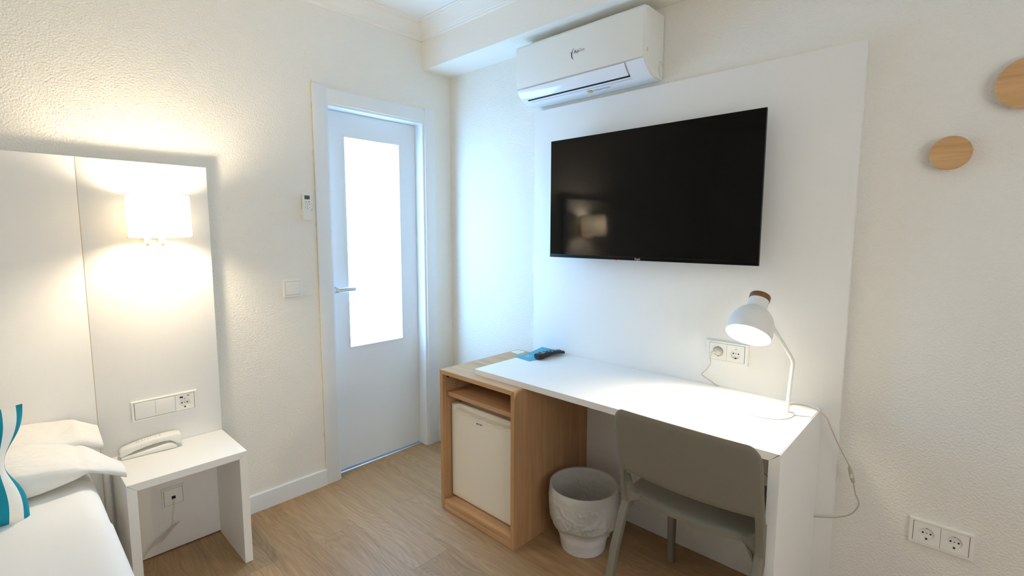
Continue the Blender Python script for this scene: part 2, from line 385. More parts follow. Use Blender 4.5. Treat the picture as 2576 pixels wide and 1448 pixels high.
# ---- unseen window behind the camera; the added room fill enters here
win = thing('window_1', ((WX0+WX1)/2, YD, WZ0), kind='structure')
bm = BM()
for a in ((WX0, WX0+.05, WZ0, WZ1), (WX1-.05, WX1, WZ0, WZ1), (WX0+.05, WX1-.05, WZ0, WZ0+.05), (WX0+.05, WX1-.05, WZ1-.05, WZ1), ((WX0+WX1)/2-.03, (WX0+WX1)/2+.03, WZ0+.05, WZ1-.05)):
    box(bm, a[0], a[1], YD-.09, YD-.03, a[2], a[3])
obj('window_frame', bm, DOORW, win, smooth=False)
bm = BM(); box(bm, WX0-.04, WX1+.04, YD-.03, YD+.05, WZ0-.03, WZ0-.001, bev=.003); obj('window_sill', bm, DOORW, win)

# ================================================================= HEADBOARD WALL
def panel_slab(name, m, parent, *a): return bx(name, m, parent, *a, bev=.0006)
hbt = thing('headboard', (-2.3, 0, 0), 'tall white brushed laminate headboard panel behind the bed, split by a vertical seam', 'headboard')
panel_slab('side_board', LAMH, hbt, -1.7772, -1.3642, HB, -.020, .006, 1.6012)
panel_slab('centre_board', LAMH, hbt, -3.10, -1.7790, HB, -.020, .006, 1.6012)
bm = BM(); box(bm, -1.7790, -1.7772, HB+.0012, -.021, .006, 1.600); obj('seam_strip', bm, SEAM, hbt, smooth=False)
bm = BM()
for x in (-3.0, -2.4, -1.9, -1.5): box(bm, x-.02, x+.02, -.020, -.001, .10, 1.50)
obj('batten', bm, LAM, hbt, smooth=False)
# ---- wall lamp on the headboard
LC = Vector((-1.562, -.176, 1.392)); tilt = Vector((0, math.sin(R(3.5)), math.cos(R(3.5)))).normalized()
wl = thing('wall_lamp', (-1.562, HB, 1.33), 'lit white drum shade wall lamp mounted on the headboard', 'lamp')
bm = BM(); lathe(bm, [(.0990, -.0765), (.0990, .0765)], LC, tilt, 72)
sh = obj('lamp_shade', bm, SHADEM, wl)
for s in (-1, 1):
    bm = BM(); lathe(bm, [(.0996, s*.0772), (.1003, s*.0772), (.1003, s*.0758), (.0996, s*.0758)], LC, tilt, 72, closed=True); obj('hem', bm, HEM, sh)
bm = BM(); lathe(bm, [(0, -.042), (.018, -.040), (.034, -.026), (.043, -.004), (.040, .014), (.026, .032), (.014, .048), (0, .05)], LC+Vector((0, -.028, 0)), tilt, 24); obj('bulb', bm, BULBW, wl)
bm = BM(); box(bm, -1.602, -1.522, HB-.012, HB, 1.318, 1.398, bev=.002); obj('wall_plate', bm, BEECH, wl)
for x in (-1.5955, -1.5485):
    bm = BM(); tube(bm, [(x, HB-.008, 1.330), (x, HB-.035, 1.306), (x, HB-.060, 1.288), (x, HB-.080, 1.287), (x, HB-.090, 1.300), (x, HB-.093, 1.345)], .0056, 10, 5)
    obj('arm', bm, mat('pale_beech', (.72, .58, .40), .5, .3), wl)
bm = BM(); tube(bm, [(-1.5955, HB-.095, 1.345), (-1.5485, HB-.095, 1.345)], .004, 8); tube(bm, [(-1.572, HB-.095, 1.345), (-1.565, LC.y, 1.352)], .004, 8); lathe(bm, [(0, 0), (.015, 0), (.015, .02), (0, .02)], (LC.x, LC.y, 1.344), tilt, 20); obj('socket', bm, BEECH, wl)

# ---- wall plates. local frame: u right, v up, w out of the wall
def frame_xf(origin, side):
    if side == 'A': u, v, w = Vector((1, 0, 0)), Vector((0, 0, 1)), Vector((0, -1, 0))
    else: u, v, w = Vector((0, -1, 0)), Vector((0, 0, 1)), Vector((-1, 0, 0))
    T = Matrix((u, v, w)).transposed().to_4x4(); T.translation = Vector(origin); return T
def xf(bm, T): 
    bmesh.ops.transform(bm, matrix=T, verts=bm.verts[:]); bmesh.ops.recalc_face_normals(bm, faces=bm.faces[:]); return bm
def cover_frame(parent, T, w, h, mw, mh, t=.010):
    """open rectangular frame, outer w x h, inner mw x mh"""
    bm = BM(); z0 = 0
    def rect(a, b, z): return [bm.verts.new((sx*a/2, sy*b/2, z)) for sx, sy in ((-1, -1), (1, -1), (1, 1), (-1, 1))]
    R_ = [rect(w, h, 0), rect(w, h, t*.6), rect(w-.003, h-.003, t), rect(mw+.001, mh+.001, t), rect(mw, mh, t*.9), rect(mw, mh, 0)]
    for a, b in zip(R_, R_[1:]):
        for k in range(4): bm.faces.new((a[k], a[(k+1) % 4], b[(k+1) % 4], b[k]))
    obj('cover_frame', xf(bm, T), PLAST, parent, smooth=False)
    bm = BM(); box(bm, -mw/2, mw/2, -mh/2, mh/2, 0, .0044); return obj('gap_shade_sheet', xf(bm, T), mat('painted_gap_shade', (.42, .41, .38), .6, .2), parent, smooth=False)  # grey sheet added behind the inserts, its colour standing in for gap shade
def schuko(parent, T, cu, w=.0662, h=.0662, usb=False, t=.0108):
    """socket insert centred at u=cu; returns the face with holes as children"""
    bm = BM(); N = 32; r = .0195; dep = .0060; cv = -.004 if usb else 0
    out = []; inn = []; top = []
    for k in range(N):
        a = 2*math.pi*k/N; c, s = math.cos(a), math.sin(a)
        q = min((w/2)/max(abs(c), 1e-6), (h/2)/max(abs(s), 1e-6))
        out.append(bm.verts.new((cu+c*q, s*q, t))); inn.append(bm.verts.new((cu+c*r, cv+s*r, t-.0006)))
    low = [bm.verts.new((cu+math.cos(2*math.pi*k/N)*r*.97, cv+math.sin(2*math.pi*k/N)*r*.97, t-dep)) for k in range(N)]
    bot = [bm.verts.new((v.co.x, v.co.y, .0044)) for v in out]
    for k in range(N):
        j = (k+1) % N
        bm.faces.new((out[k], out[j], inn[j], inn[k])); bm.faces.new((inn[k], inn[j], low[j], low[k])); bm.faces.new((bot[k], bot[j], out[j], out[k]))
    bm.faces.new(low)
    f = obj('socket_face', xf(bm, T), PLAST, parent, angle=30)
    for s in (-1, 1):
        bm = BM(); lathe(bm, [(0, 0), (.0027, 0), (.0027, .0006), (0, .0006)], (cu+s*.0095, cv, t-dep), (0, 0, 1), 14); obj('pin_hole', xf(bm, T), DARK, f)
    bm = BM(); lathe(bm, [(0, 0), (.002, 0), (.002, .0006), (0, .0006)], (cu, cv, t-dep), (0, 0, 1), 12); obj('screw', xf(bm, T), GREY, f)
    for s in (-1, 1):
        bm = BM(); box(bm, cu-.0024, cu+.0024, cv+s*(r-.004 if s < 0 else r-.002), cv+s*(r+.0005), t-dep+.001, t-.0004); obj('ground_clip', xf(bm, T), DARK if s < 0 else GREY, f)
    if usb:
        bm = BM(); box(bm, cu-.0175, cu-.006, .0185, .0245, t, t+.0003); obj('usb_port', xf(bm, T), DARK, f)
        bm = BM(); box(bm, cu+.009, cu+.0165, .024, .0268, t, t+.0003, bev=.0001); obj('usb_port', xf(bm, T), DARK, f)
    return f
def rocker(parent, T, cu, w=.0668, h=.0655, tilt=.003, name='rocker'):
    bm = BM(); v = []
    for z in (.001, 1):
        for sx, sy in ((-1, -1), (1, -1), (1, 1), (-1, 1)):
            v.append(bm.verts.new((cu+sx*w/2, sy*h/2, .001 if z < .5 else .0105+tilt*(sy*.5+.5))))
    for q in ((4, 5, 6, 7), (0, 1, 5, 4), (1, 2, 6, 5), (2, 3, 7, 6), (3, 0, 4, 7)): bm.faces.new([v[i] for i in q])
    es = [e for e in bm.edges if all(x.co.z > .005 for x in e.verts)]
    bmesh.ops.bevel(bm, geom=es, offset=.0012, segments=2, profile=.5, affect='EDGES')
    return obj(name, xf(bm, T), PLAST, parent)

T = frame_xf((-1.5655, HB, .628), 'A')
p3 = thing('wall_plate', (-1.5655, HB, .588), 'white triple wall plate with a rocker switch, blank and charging socket above the nightstand', 'wall plate')
cover_frame(p3, T, .223, .0805, .2050, .0685); rocker(p3, T, -.0675); rocker(p3, T, 0, tilt=0, name='blank_cover'); schuko(p3, T, .0672, usb=True)
T = frame_xf((-1.5615, HB, .236), 'A')
pp = thing('phone_socket', (-1.5615, HB, .195), 'white single telephone wall outlet with a black jack, under the nightstand top', 'phone outlet')
cover_frame(pp, T, .081, .086, .0675, .0695)
bm = BM(); box(bm, -.0325, .0325, -.0335, .0335, .001, .0105, bev=.0005); f = obj('outlet_face', xf(bm, T), PLAST, pp)
bm = BM(); box(bm, -.007, .007, -.010, .003, .0105, .0108); obj('jack', xf(bm, T), DARK, f)
T = frame_xf((-1.0107, 0, 1.061), 'A')
sw = thing('light_switch', (-1.0107, 0, 1.02), 'white square rocker light switch on the textured wall beside the door', 'light switch')
cover_frame(sw, T, .088, .083, .0700, .0675); rocker(sw, T, 0, w=.0682)
T = frame_xf((PT, -1.7370, .8620), 'B')
d1 = thing('double_socket', (PT, -1.737, .822), 'white double wall socket above the desk behind the lamp, left outlet in use', 'wall socket')
cover_frame(d1, T, .163, .083, .1360, .0680); schuko(d1, T, -.0335); schuko(d1, T, .0335)
T = frame_xf((0, -2.4105, .3700), 'B')
d2 = thing('double_socket', (0, -2.4105, .329), 'white double wall socket low on the right wall beside the tall panel', 'wall socket')
cover_frame(d2, T, .157, .083, .1360, .0680); schuko(d2, T, -.0335); schuko(d2, T, .0335)

# ---- air conditioner remote in its holder
T = frame_xf((-.9268, 0, 1.395), 'A')
rc = thing('remote_control', (-.9268, -.010, 1.40), 'slim white air conditioner remote with a small grey display, standing in a wall holder', 'remote control')
bm = BM(); box(bm, -.0205, .0205, .010, .126, .006, .023, bev=.004, seg=3); obj('remote_body', xf(bm, T), PLAST, rc)
bm = BM(); box(bm, -.0135, .0125, .0985, .1175, .0232, .0236); obj('display', xf(bm, T), LCD, rc)
for (u, v, w_, h_, m_) in ((-.008, .086, .010, .004, SILV), (.0085, .0865, .008, .008, YEL), (-.010, .075, .006, .003, SILV), (.0, .075, .005, .003, SILV), (.0105, .075, .006, .003, GREY),
                           (-.011, .0595, .004, .004, SILV), (.0, .0665, .004, .003, SILV), (.0, .0595, .004, .003, SILV), (.011, .0595, .004, .003, SILV), (.0, .0525, .005, .003, GREY)):
    bm = BM(); box(bm, u-w_/2, u+w_/2, v-h_/2, v+h_/2, .0230, .0236, bev=.0002); obj('button', xf(bm, T), m_, rc)
hol = thing('remote_holder', (-.9268, 0, 1.395), 'white plastic wall holder gripping the air conditioner remote', 'remote holder')
bm = BM()
n = 12
def cup(u): return .050-.012*math.sqrt(max(0, 1-(u/.0235)**2))*1.0
front = []; 
us = [-.0235+.047*i/n for i in range(n+1)]
ft = [bm.verts.new((u, cup(u), .0300)) for u in us]; fb = [bm.verts.new((u, 0, .0255)) for u in us]
it = [bm.verts.new((u*.93, cup(u), .0270)) for u in us]; ib = [bm.verts.new((u*.93, .002, .0240)) for u in us]
for i in range(n):
    bm.faces.new((ft[i], ft[i+1], fb[i+1], fb[i])); bm.faces.new((it[i+1], it[i], ib[i], ib[i+1])); bm.faces.new((ft[i+1], ft[i], it[i], it[i+1]))
box(bm, -.0235, .0235, 0, .060, 0, .0015); box(bm, -.0235, -.0217, 0, .052, .0015, .0295); box(bm, .0217, .0235, 0, .052, .0015, .0295); box(bm, -.0217, .0217, 0, .002, .0015, .0262)
obj('holder_body', xf(bm, T), PLAST, hol, angle=25)

# ================================================================= NIGHTSTAND, BED
NZ = .4663
ns = thing('nightstand', (-1.56, -.21, 0), 'open white nightstand of three mitred boards standing against the headboard', 'nightstand')
YF = -.3645; YB = HB-.001
bm = BM(); prism(bm, [(-1.7495, NZ), (-1.3665, NZ), (-1.3955, NZ-.0275), (-1.7215, NZ-.0275)], 'y', YB, YF, bev=.0006); obj('top_board', bm, LAM, ns, smooth=False)
bm = BM(); prism(bm, [(-1.3660, NZ-.0005), (-1.3660, 0), (-1.3950, 0), (-1.3950, NZ-.028)], 'y', YB, YF, bev=.0006); obj('side_board', bm, LAM, ns, smooth=False)
bm = BM(); prism(bm, [(-1.7505, NZ-.0005), (-1.7505, 0), (-1.7215, 0), (-1.7215, NZ-.028)], 'y', YB, YF, bev=.0006); obj('side_board', bm, LAM, ns, smooth=False)

# ---- telephone
ph = thing('telephone', (-1.63, -.095, NZ), 'slim white corded telephone with its handset resting, on the nightstand', 'telephone')
ang = math.atan2(-.0164, .167)
def rotphone(bm):
    T = Matrix.Translation((-1.63, -.098, NZ)) @ Matrix.Rotation(ang, 4, 'Z'); bmesh.ops.transform(bm, matrix=T, verts=bm.verts[:]); bmesh.ops.recalc_face_normals(bm, faces=bm.faces[:]); return bm
def loft(bm, secs, n=20, p=3.2):
    """secs: (x, zlow, zhigh, halfwidth)"""
    rings = []
    for x, z0, z1, hw_ in secs:
        rg = []
        for k in range(n):
            a = 2*math.pi*k/n; c, s = math.cos(a), math.sin(a)
            c = math.copysign(abs(c)**(2/p), c); s = math.copysign(abs(s)**(2/p), s)
            rg.append(bm.verts.new((x, c*hw_, (z0+z1)/2+s*(z1-z0)/2)))
        rings.append(rg)
    for a, b in zip(rings, rings[1:]):
        for k in range(n): bm.faces.new((a[k], a[(k+1) % n], b[(k+1) % n], b[k]))
    bm.faces.new(rings[0][::-1]); bm.faces.new(rings[-1])
bm = BM()
loft(bm, [(-.0955, 0, .008, .021), (-.093, 0, .011, .0255), (-.080, 0, .0125, .0275), (-.05, 0, .0155, .028), (-.01, 0, .021, .028), (.03, 0, .026, .028),
          (.055, 0, .0285, .0275), (.068, 0, .025, .027), (.078, 0, .016, .025), (.083, 0, .012, .022)], p=5)
obj('cradle', rotphone(bm), PLAST, ph)
bm = BM()
H = [(-.0985, .011, .030, .019), (-.096, .0095, .034, .0225), (-.088, .0105, .0385, .0245), (-.070, .0165, .044, .025), (-.050, .0235, .0485, .025), (-.020, .0305, .054, .025), (.01, .0355, .0575, .025),
     (.040, .0365, .0595, .025), (.062, .0345, .060, .025), (.078, .022, .0598, .025), (.090, .0145, .058, .0248), (.098, .013, .054, .0225), (.1005, .015, .048, .019)]
loft(bm, H, p=6); hs = obj('handset', rotphone(bm), PLAST, ph)
bm = BM(); box(bm, -.030, .006, -.010, .010, .0545, .0562, bev=.0006)
T0 = Matrix.Rotation(R(-5.5), 4, 'Y'); bmesh.ops.transform(bm, matrix=Matrix.Translation((-.012, 0, .055)) @ T0 @ Matrix.Translation((.012, 0, -.055)), verts=bm.verts[:])
kp = obj('keypad', rotphone(bm), INNER, hs)
for i in range(4):
    bm = BM(); x = -.026+i*.0092; z = .0553+.096*(x+.012)+.0008; box(bm, x-.0006, x+.0006, -.009, .009, z, z+.0006); obj('key_gap', rotphone(bm), SILV, kp)
for x, z in ((-.044, .0506), (-.037, .0517), (.016, .0586), (.030, .0593)):
    bm = BM(); box(bm, x-.0012, x+.0012, -.004, .004, z-.0005, z+.0007); obj('button', rotphone(bm), GREY if x > .02 else SILV, hs)
# ---- phone line from the outlet to the left
bm = BM(); tube(bm, [(-1.5640, HB-.012, .2295), (-1.5632, -.075, .224), (-1.5650, -.074, .190), (-1.5700, -.068, .152), (-1.5706, -.066, .132), (-1.5780, -.066, .112)], .0011, 8, 6)
cu = [(-1.5780, -.066, .112)]
rng = random.Random(5)
for lp in range(4):       # hanging hank of loops
    o1 = rng.uniform(-.006, .006); o2 = rng.uniform(-.004, .004); l = rng.uniform(.85, 1.1)
    top = Vector((-1.553+o1*1.2, -.066+o2, .1215+o2)); bot = Vector((-1.618+o1*2-.010*(lp % 3), -.068-o2, .066+o1))
    a = (bot-top)*l
    cu += [tuple(top+Vector((.002, .001, -.003))), tuple(top+a*.45+Vector((.003, -.002, 0))), tuple(top+a*.9+Vector((.002, 0, -.004))), tuple(top+a+Vector((-.004, 0, 0))), tuple(top+a*.85+Vector((-.003, .001, .006))), tuple(top+a*.42+Vector((-.002, .002, .001)))]
cu += [(-1.6172, -.068, .0655), (-1.650, -.068, .052), (-1.6785, -.064, .024), (-1.680, -.062, .0185), (-1.676, -.062, .019), (-1.660, -.064, .045), (-1.6300, -.066, .072)]
tube(bm, cu, .0009, 6, 5)
tube(bm, [(-1.5905, -.060, .100), (-1.586, -.0705, .101), (-1.5800, -.072, .099), (-1.5825, -.060, .096), (-1.590, -.060, .094), (-1.587, -.072, .0985)], .0012, 6, 4)
obj('phone_cord', bm, CORDW, ph)
# ---- corrugated cable conduit between bed and nightstand
bm = BM(); pr = []
z = .46
N = 84
for i in range(N+1):
    t = i/N; zz = .47-.47*t; pr += [(.0085, zz), (.0105, zz-.0014), (.0105, zz-.0034), (.0085, zz-.0046)]
lathe(bm, [(0, .47)]+pr+[(0, pr[-1][1])], (-1.7665, HB-.0115, .006), (0, 0, 1), 16)
o = obj('cable_conduit', bm, PLAST, loc=(-1.7665, HB-.0115, 0)); tag(o, 'white corrugated cable conduit running down the headboard between bed and nightstand', 'cable conduit')

# ---- bed
BZ = .555; BX1 = -1.830; BX0 = -3.00; BY0 = -2.0; BY1 = HB-.006
bed = thing('bed', (-2.42, -1.0, 0), 'bed made up with smooth white sheets, its head end against the headboard', 'bed')
bx('bed_base', LAM, bed, BX0+.04, BX1-.04, BY0+.04, BY1-.001, .06, .30, bev=.01)
for sx in (BX0+.12, BX1-.12):
    for sy in (BY0+.15, BY1-.15):
        bm = BM(); lathe(bm, [(0, 0), (.022, 0), (.026, .06), (0, .06)], (sx, sy, 0), (0, 0, 1), 16); obj('leg', bm, GREY, bed)
def soft_box(bm, x0, x1, y0, y1, z0, z1, r, nx, ny, nz, amp, seed, drop=0):
    """rounded box with a gently rumpled surface"""
    box(bm, x0, x1, y0, y1, z0, z1)
    bmesh.ops.bevel(bm, geom=bm.edges[:], offset=r, segments=6, profile=.5, affect='EDGES')
    bmesh.ops.subdivide_edges(bm, edges=[e for e in bm.edges if e.calc_length() > .15], cuts=14, use_grid_fill=True)
    for v in bm.verts:
        p = v.co
        d = mnoise.noise(Vector((p.x*3+seed, p.y*3, p.z*4)))*amp + mnoise.noise(Vector((p.x*9+seed, p.y*7, p.z*9)))*amp*.35
        v.co = p+Vector((d*.6 if abs(p.x-(x0+x1)/2) > (x1-x0)/2-r else 0, 0, d if p.z > z1-r*1.5 else 0))
bm = BM(); soft_box(bm, BX0, BX1, BY0, BY1, .22, BZ, .055, 1, 1, 1, .006, 2.0); obj('mattress', bm, BEDF, bed)
# folded-over top sheet with a hem line
bm = BM()
prof = []
K = 40
def surf(x, y, off):
    # follows mattress top and right shoulder
    return 0
xs = [BX0+.06+(BX1-.056-BX0-.06)*i/40 for i in range(41)]
prev = None
for i, x in enumerate(xs):
    row = []
    ye = -.735+.03*mnoise.noise(Vector((x*2, 0, 0)))+.02*(x-BX1)
    for yy, dz in ((ye, .0005), (ye-.001, .0045), (ye-.05, .0052), (ye-.35, .0045), (ye-.8, .004), (BY0+.06, .002)):
        d = mnoise.noise(Vector((x*3+2, yy*3, BZ*4)))*.006+mnoise.noise(Vector((x*9+2, yy*7, BZ*9)))*.0021
        row.append(bm.verts.new((x, yy, BZ+dz*.4+d+.0012)))
    if prev:
        for k in range(len(row)-1): bm.faces.new((prev[k], row[k], row[k+1], prev[k+1]))
    prev = row
# shoulder wrap on the right side
edge = prev; wrap = [(.018, -.002), (.033, -.008), (.046, -.018), (.0545, -.034), (.0585, -.056), (.0585, -.22)]
last = edge
for dx, dz in wrap:
    nr = [bm.verts.new((v.co.x+dx, v.co.y, v.co.z+dz)) for v in edge]
    for k in range(len(edge)-1): bm.faces.new((last[k], nr[k], nr[k+1], last[k+1]))
    last = nr
bmesh.ops.recalc_face_normals(bm, faces=bm.faces[:])
o = obj('top_sheet', bm, BEDF, bed); md = o.modifiers.new('solid', 'SOLIDIFY'); md.thickness = .002; md.offset = -1

def pillow(name, cx, cy, cz, L_, D, Th, seed, flap=.10, tiltx=0, rz=0, front_blunt=.30, nu=70, nv=46, sag=0, m=FABRIC, wr=.006, fe=.03, yk=.4, ys=-.11):
    """pillow lying flat: x length, y depth; right end is an open flattened pillowcase flap"""
    bm = BM(); grid = {}
    for side in (1, -1):
        for i in range(nu+1):
            for j in range(nv+1):
                u = -1+2*i/nu; v = -1+2*j/nv
                x = u*L_/2; y = v*D/2
                body = 1-2*flap/L_
                uu = min(1, abs(u)/body if u > 0 else abs(u))
                ex = max(0, 1-uu**3.2)**.62
                ey = max(0, 1-abs(v)**(3.4))**(front_blunt if v < 0 else .5)
                t = Th/2*ex*ey
                if u > 0: t = max(t, fe/2*(1-abs(v)**4)**.5 if abs(v) < 1 else 0)*(1 if u < 1 else 1)
                if u > .55:
                    q_ = (u-.55)/.45; q_ = q_*q_*(3-2*q_); y = y*(1-(1-yk)*q_)+ys*q_
                w = mnoise.noise(Vector((x*7+seed, y*9, side*2)))*wr+mnoise.noise(Vector((x*20+seed, y*14, side*3)))*wr*.4
                # creases running to the flap
                w += wr*.9*math.sin(y*55+2.2*mnoise.noise(Vector((x*3, y*5, seed))))*max(0, (u-.45))*(1-abs(v))
                key = (i, j, side)
                if (i in (0,) or j in (0, nv)) and side == -1 and (i, j, 1) in grid: grid[key] = grid[(i, j, 1)]; continue
                pinch = 1-.10*(abs(u)**6)*0
                zz = side*t+(w if t > .004 else w*.35)-sag*(u > body)*(u-body)*L_
                yy = y*(1-.06*(1-abs(v))*0)*pinch*(1-.05*math.cos(u*1.5)*0)
                grid[key] = bm.verts.new((x, yy, zz))
    for side in (1, -1):
        for i in range(nu):
            for j in range(nv):
                q = [grid[(i, j, side)], grid[(i+1, j, side)], grid[(i+1, j+1, side)], grid[(i, j+1, side)]]
                if side < 0: q.reverse()
                try: bm.faces.new(q)
                except ValueError: pass
    T = Matrix.Translation((cx, cy, cz)) @ Matrix.Rotation(rz, 4, 'Z') @ Matrix.Rotation(tiltx, 4, 'X')
    bmesh.ops.transform(bm, matrix=T, verts=bm.verts[:])
    o = obj(name, bm, m, loc=(cx, cy, cz-Th/2), angle=60)
    return o
p1 = pillow('pillow', -2.118, -.315, BZ+.046, .72, .37, .110, 1.3, flap=.09, tiltx=R(-1), sag=.32, fe=.034, yk=.34, ys=-.085)
tag(p1, 'lower white pillow of the pair on the bed, its open end poking past the mattress', 'pillow', 'white pillows at the head of the bed')
p2 = pillow('pillow', -2.148, -.165, BZ+.082, .72, .22, .075, 6.1, flap=.06, tiltx=R(9), sag=.30, fe=.045, yk=.7, ys=-.02)
tag(p2, 'upper white pillow resting on the other against the headboard', 'pillow', 'white pillows at the head of the bed')

def cushion(cx, cy, cz, s, th):
    bm = BM(); uvl = bm.loops.layers.uv.new('UVMap'); n = 48; G = {}; UV = {}
    for side in (1, -1):
        for i in range(n+1):
            for j in range(n+1):
                u = -1+2*i/n; v = -1+2*j/n
                if (i in (0, n) or j in (0, n)) and side < 0: G[(i, j, side)] = G[(i, j, 1)]; continue
                # sides bow inward between the pointed corners
                x = u*s/2*(1-.27*math.exp(-((v-.08)/.42)**2)*abs(u)**2.5); z = v*s/2*(1-.09*(1-u*u)**1.2*abs(v)**1.5)
                t = th/2*max(0, (1-abs(u)**2.6))**.6*max(0, (1-abs(v)**2.6))**.6
                w = .005*mnoise.noise(Vector((u*3, v*3, side*2)))+.010*math.sin(v*9+u*2)*(abs(u)**3)*(1-abs(u))*2
                G[(i, j, side)] = bm.verts.new((x, -side*t-side*w*(1 if t > .003 else 0), z))
                UV[G[(i, j, side)]] = (s/2-u*s/2, v*s/2)
    for side in (1, -1):
        for i in range(n):
            for j in range(n):
                q = [G[(i, j, side)], G[(i+1, j, side)], G[(i+1, j+1, side)], G[(i, j+1, side)]]
                if side < 0: q.reverse()
                f = bm.faces.new(q)
                for l in f.loops: l[uvl].uv = UV[l.vert]
    T = Matrix.Translation((cx, cy, cz)) @ Matrix.Rotation(R(3), 4, 'Y') @ Matrix.Rotation(R(6), 4, 'Z') @ Matrix.Rotation(R(-12), 4, 'X')
    bmesh.ops.transform(bm, matrix=T, verts=bm.verts[:])
    o = obj('striped_cushion', bm, CUSH, loc=(cx, cy, cz-s/2), angle=60)
    tag(o, 'teal and white striped cushion standing upright on the bed in front of the pillows', 'cushion')
cushion(-2.144, -.565, BZ+.150, .325, .13)

# ================================================================= TALL PANEL + TV
tp_ = thing('wall_panel', (0, -1.42, 0), 'tall white linen-textured wall panel behind the television and desk', 'wall panel')
bx('panel_board', LAMV, tp_, PT, -.0005, -2.1240, -.7186, .004, 1.9524, bev=.0006)
tv = thing('television', (PT, -1.3759, 1.2146), 'large black flat-screen television mounted on the white wall panel', 'television')
bm = BM(); box(bm, -.1118, -.1000, -1.8584, -.8934, 1.2146, 1.7719, bev=.0012); obj('thin_bezel', bm, BLACK, tv)
bm = BM(); box(bm, -.1000, -.070, -1.76, -.99, 1.222, 1.62, bev=.008); obj('rear_housing', bm, BLACK, tv)
bm = BM(); box(bm, -.1126, -.1117, -1.8565, -.8953, 1.2300, 1.7702); obj('screen', bm, SCREEN, tv, smooth=False)
bm = BM(); box(bm, -.1132, -.1118, -1.8580, -.8938, 1.2150, 1.2285, bev=.0004); ch = obj('chin_strip', bm, mat('tv_chin', (.004, .004, .004), .3, .1), tv)
bm = BM(); box(bm, -.070, PT-.0006, -1.46, -1.29, 1.36, 1.58, bev=.002); obj('wall_bracket', bm, BLACK, tv)
text('logo', 'Engel', .0125, SILV, tv, (-.1134, -1.3605, 1.2178), (0, -1, 0), (0, 0, 1))
bm = BM(); lathe(bm, [(0, 0), (.005, 0), (.004, -.003), (0, -.004)], (-.107, -1.268, 1.2146), (0, 0, 1), 14); obj('standby_light', bm, LEDM, tv)

# ================================================================= AIR CONDITIONER
ac = thing('air_conditioner', (0, -1.0585, 1.973), 'white split air conditioner high on the wall under the soffit', 'air conditioner')
Y0, Y1 = -1.4085, -.7090
prof = [(-.004, 2.236), (-.004, 1.975), (-.035, 1.973), (-.075, 1.9745), (-.100, 1.980), (-.118, 1.989), (-.132, 2.000), (-.145, 2.0125), (-.155, 2.0235), (-.1605, 2.032), (-.1645, 2.060), (-.1665, 2.12), (-.1665, 2.205), (-.1645, 2.222), (-.157, 2.232), (-.145, 2.236)]
bm = BM(); prism(bm, prof, 'y', Y0, Y1, bev=.006, seg=3); obj('housing', bm, PLASTC, ac, angle=28)
# front panel
bm = BM(); prism(bm, [(-.1640, 2.036), (-.1675, 2.060), (-.1700, 2.12), (-.1700, 2.206), (-.1680, 2.224), (-.160, 2.2345), (-.160, 2.20), (-.158, 2.036)], 'y', Y0+.004, Y1-.004, bev=.003, seg=2); obj('front_panel', bm, PLASTC, ac, angle=28)
def curve_strip(name, pts, ya, yb, off, m, par, th=.0015, bev=0):
    P = [Vector((x, 0, z)) for x, z in pts]; outp = []; inn = []
    for i, p in enumerate(P):
        d = (P[min(i+1, len(P)-1)]-P[max(i-1, 0)]).normalized(); nn = Vector((-d.z, 0, d.x))
        if nn.x > 0: nn = -nn
        outp.append((p.x+nn.x*off, p.z+nn.z*off)); inn.append((p.x+nn.x*(off-th), p.z+nn.z*(off-th)))
    bm = BM(); prism(bm, outp+inn[::-1], 'y', ya, yb, bev=bev, seg=1); return obj(name, bm, m, par, angle=28)
low = [(-.1605, 2.032), (-.155, 2.0235), (-.145, 2.0125), (-.132, 2.000), (-.118, 1.989), (-.100, 1.980), (-.075, 1.9745), (-.035, 1.973)]
curve_strip('lower_trim', low[:7]+[(-.055, 1.9737), (-.02, 1.9735)], Y0+.006, Y1-.006, .0012, FLAPM, ac)
flap = curve_strip('air_flap', low[:4]+[(-.122, 1.992)], -1.316, -.752, .0052, FLAPM, ac, .004, .0008)
curve_strip('outlet_gap', [(-.128, 1.9965), (-.118, 1.989), (-.113, 1.9865)], -1.318, -.750, .0022, DARK, ac)
for ya in (-1.3185, -.7518):
    curve_strip('flap_seam', low[:4]+[(-.122, 1.992)], ya, ya+.0017, .0022, GREY, ac)
curve_strip('panel_seam', [(-.1643, 2.0352), (-.1636, 2.0335)], Y0+.01, Y1-.01, .0012, SILV, ac)
curve_strip('slot_line', [(-.103, 1.981), (-.1005, 1.9802)], -1.32, -.76, .0018, SILV, ac)
bm = BM(); box(bm, -.092, -.070, -1.103, -1.083, 1.9715, 1.9735); obj('warning_sticker', bm, YEL, ac, smooth=False)
bm = BM()
for k in range(7): box(bm, -.088+.002*(k % 3), -.086+.002*(k % 3)+.004, -1.115-.013*k, -1.124-.013*k, 1.9712, 1.9728)
obj('label_print', bm, SILV, ac, smooth=False)
bm = BM()
box(bm, -.145, -.139, Y0-.0004, Y0+.001, 2.060, 2.074); obj('side_mark', bm, SILV, ac, smooth=False)
bm = BM(); tube(bm, [(-.012, Y0-.0002, 2.030), (-.020, Y0-.0002, 2.045), (-.032, Y0-.0002, 2.045), (-.040, Y0-.0002, 2.03), (-.040, Y0-.0002, 2.005), (-.030, Y0-.0002, 1.988), (-.016, Y0-.0002, 1.985)], .0006, 6, 5); obj('knockout_line', bm, GREY, ac)
text('logo', 'Air', .0230, INK, ac, (-.1703, -1.0640, 2.1225), (0, -1, .0), (0, 0, 1))
text('logo', 'Zen', .0200, SILV, ac, (-.1703, -1.0905, 2.1245), (0, -1, .0), (0, 0, 1))
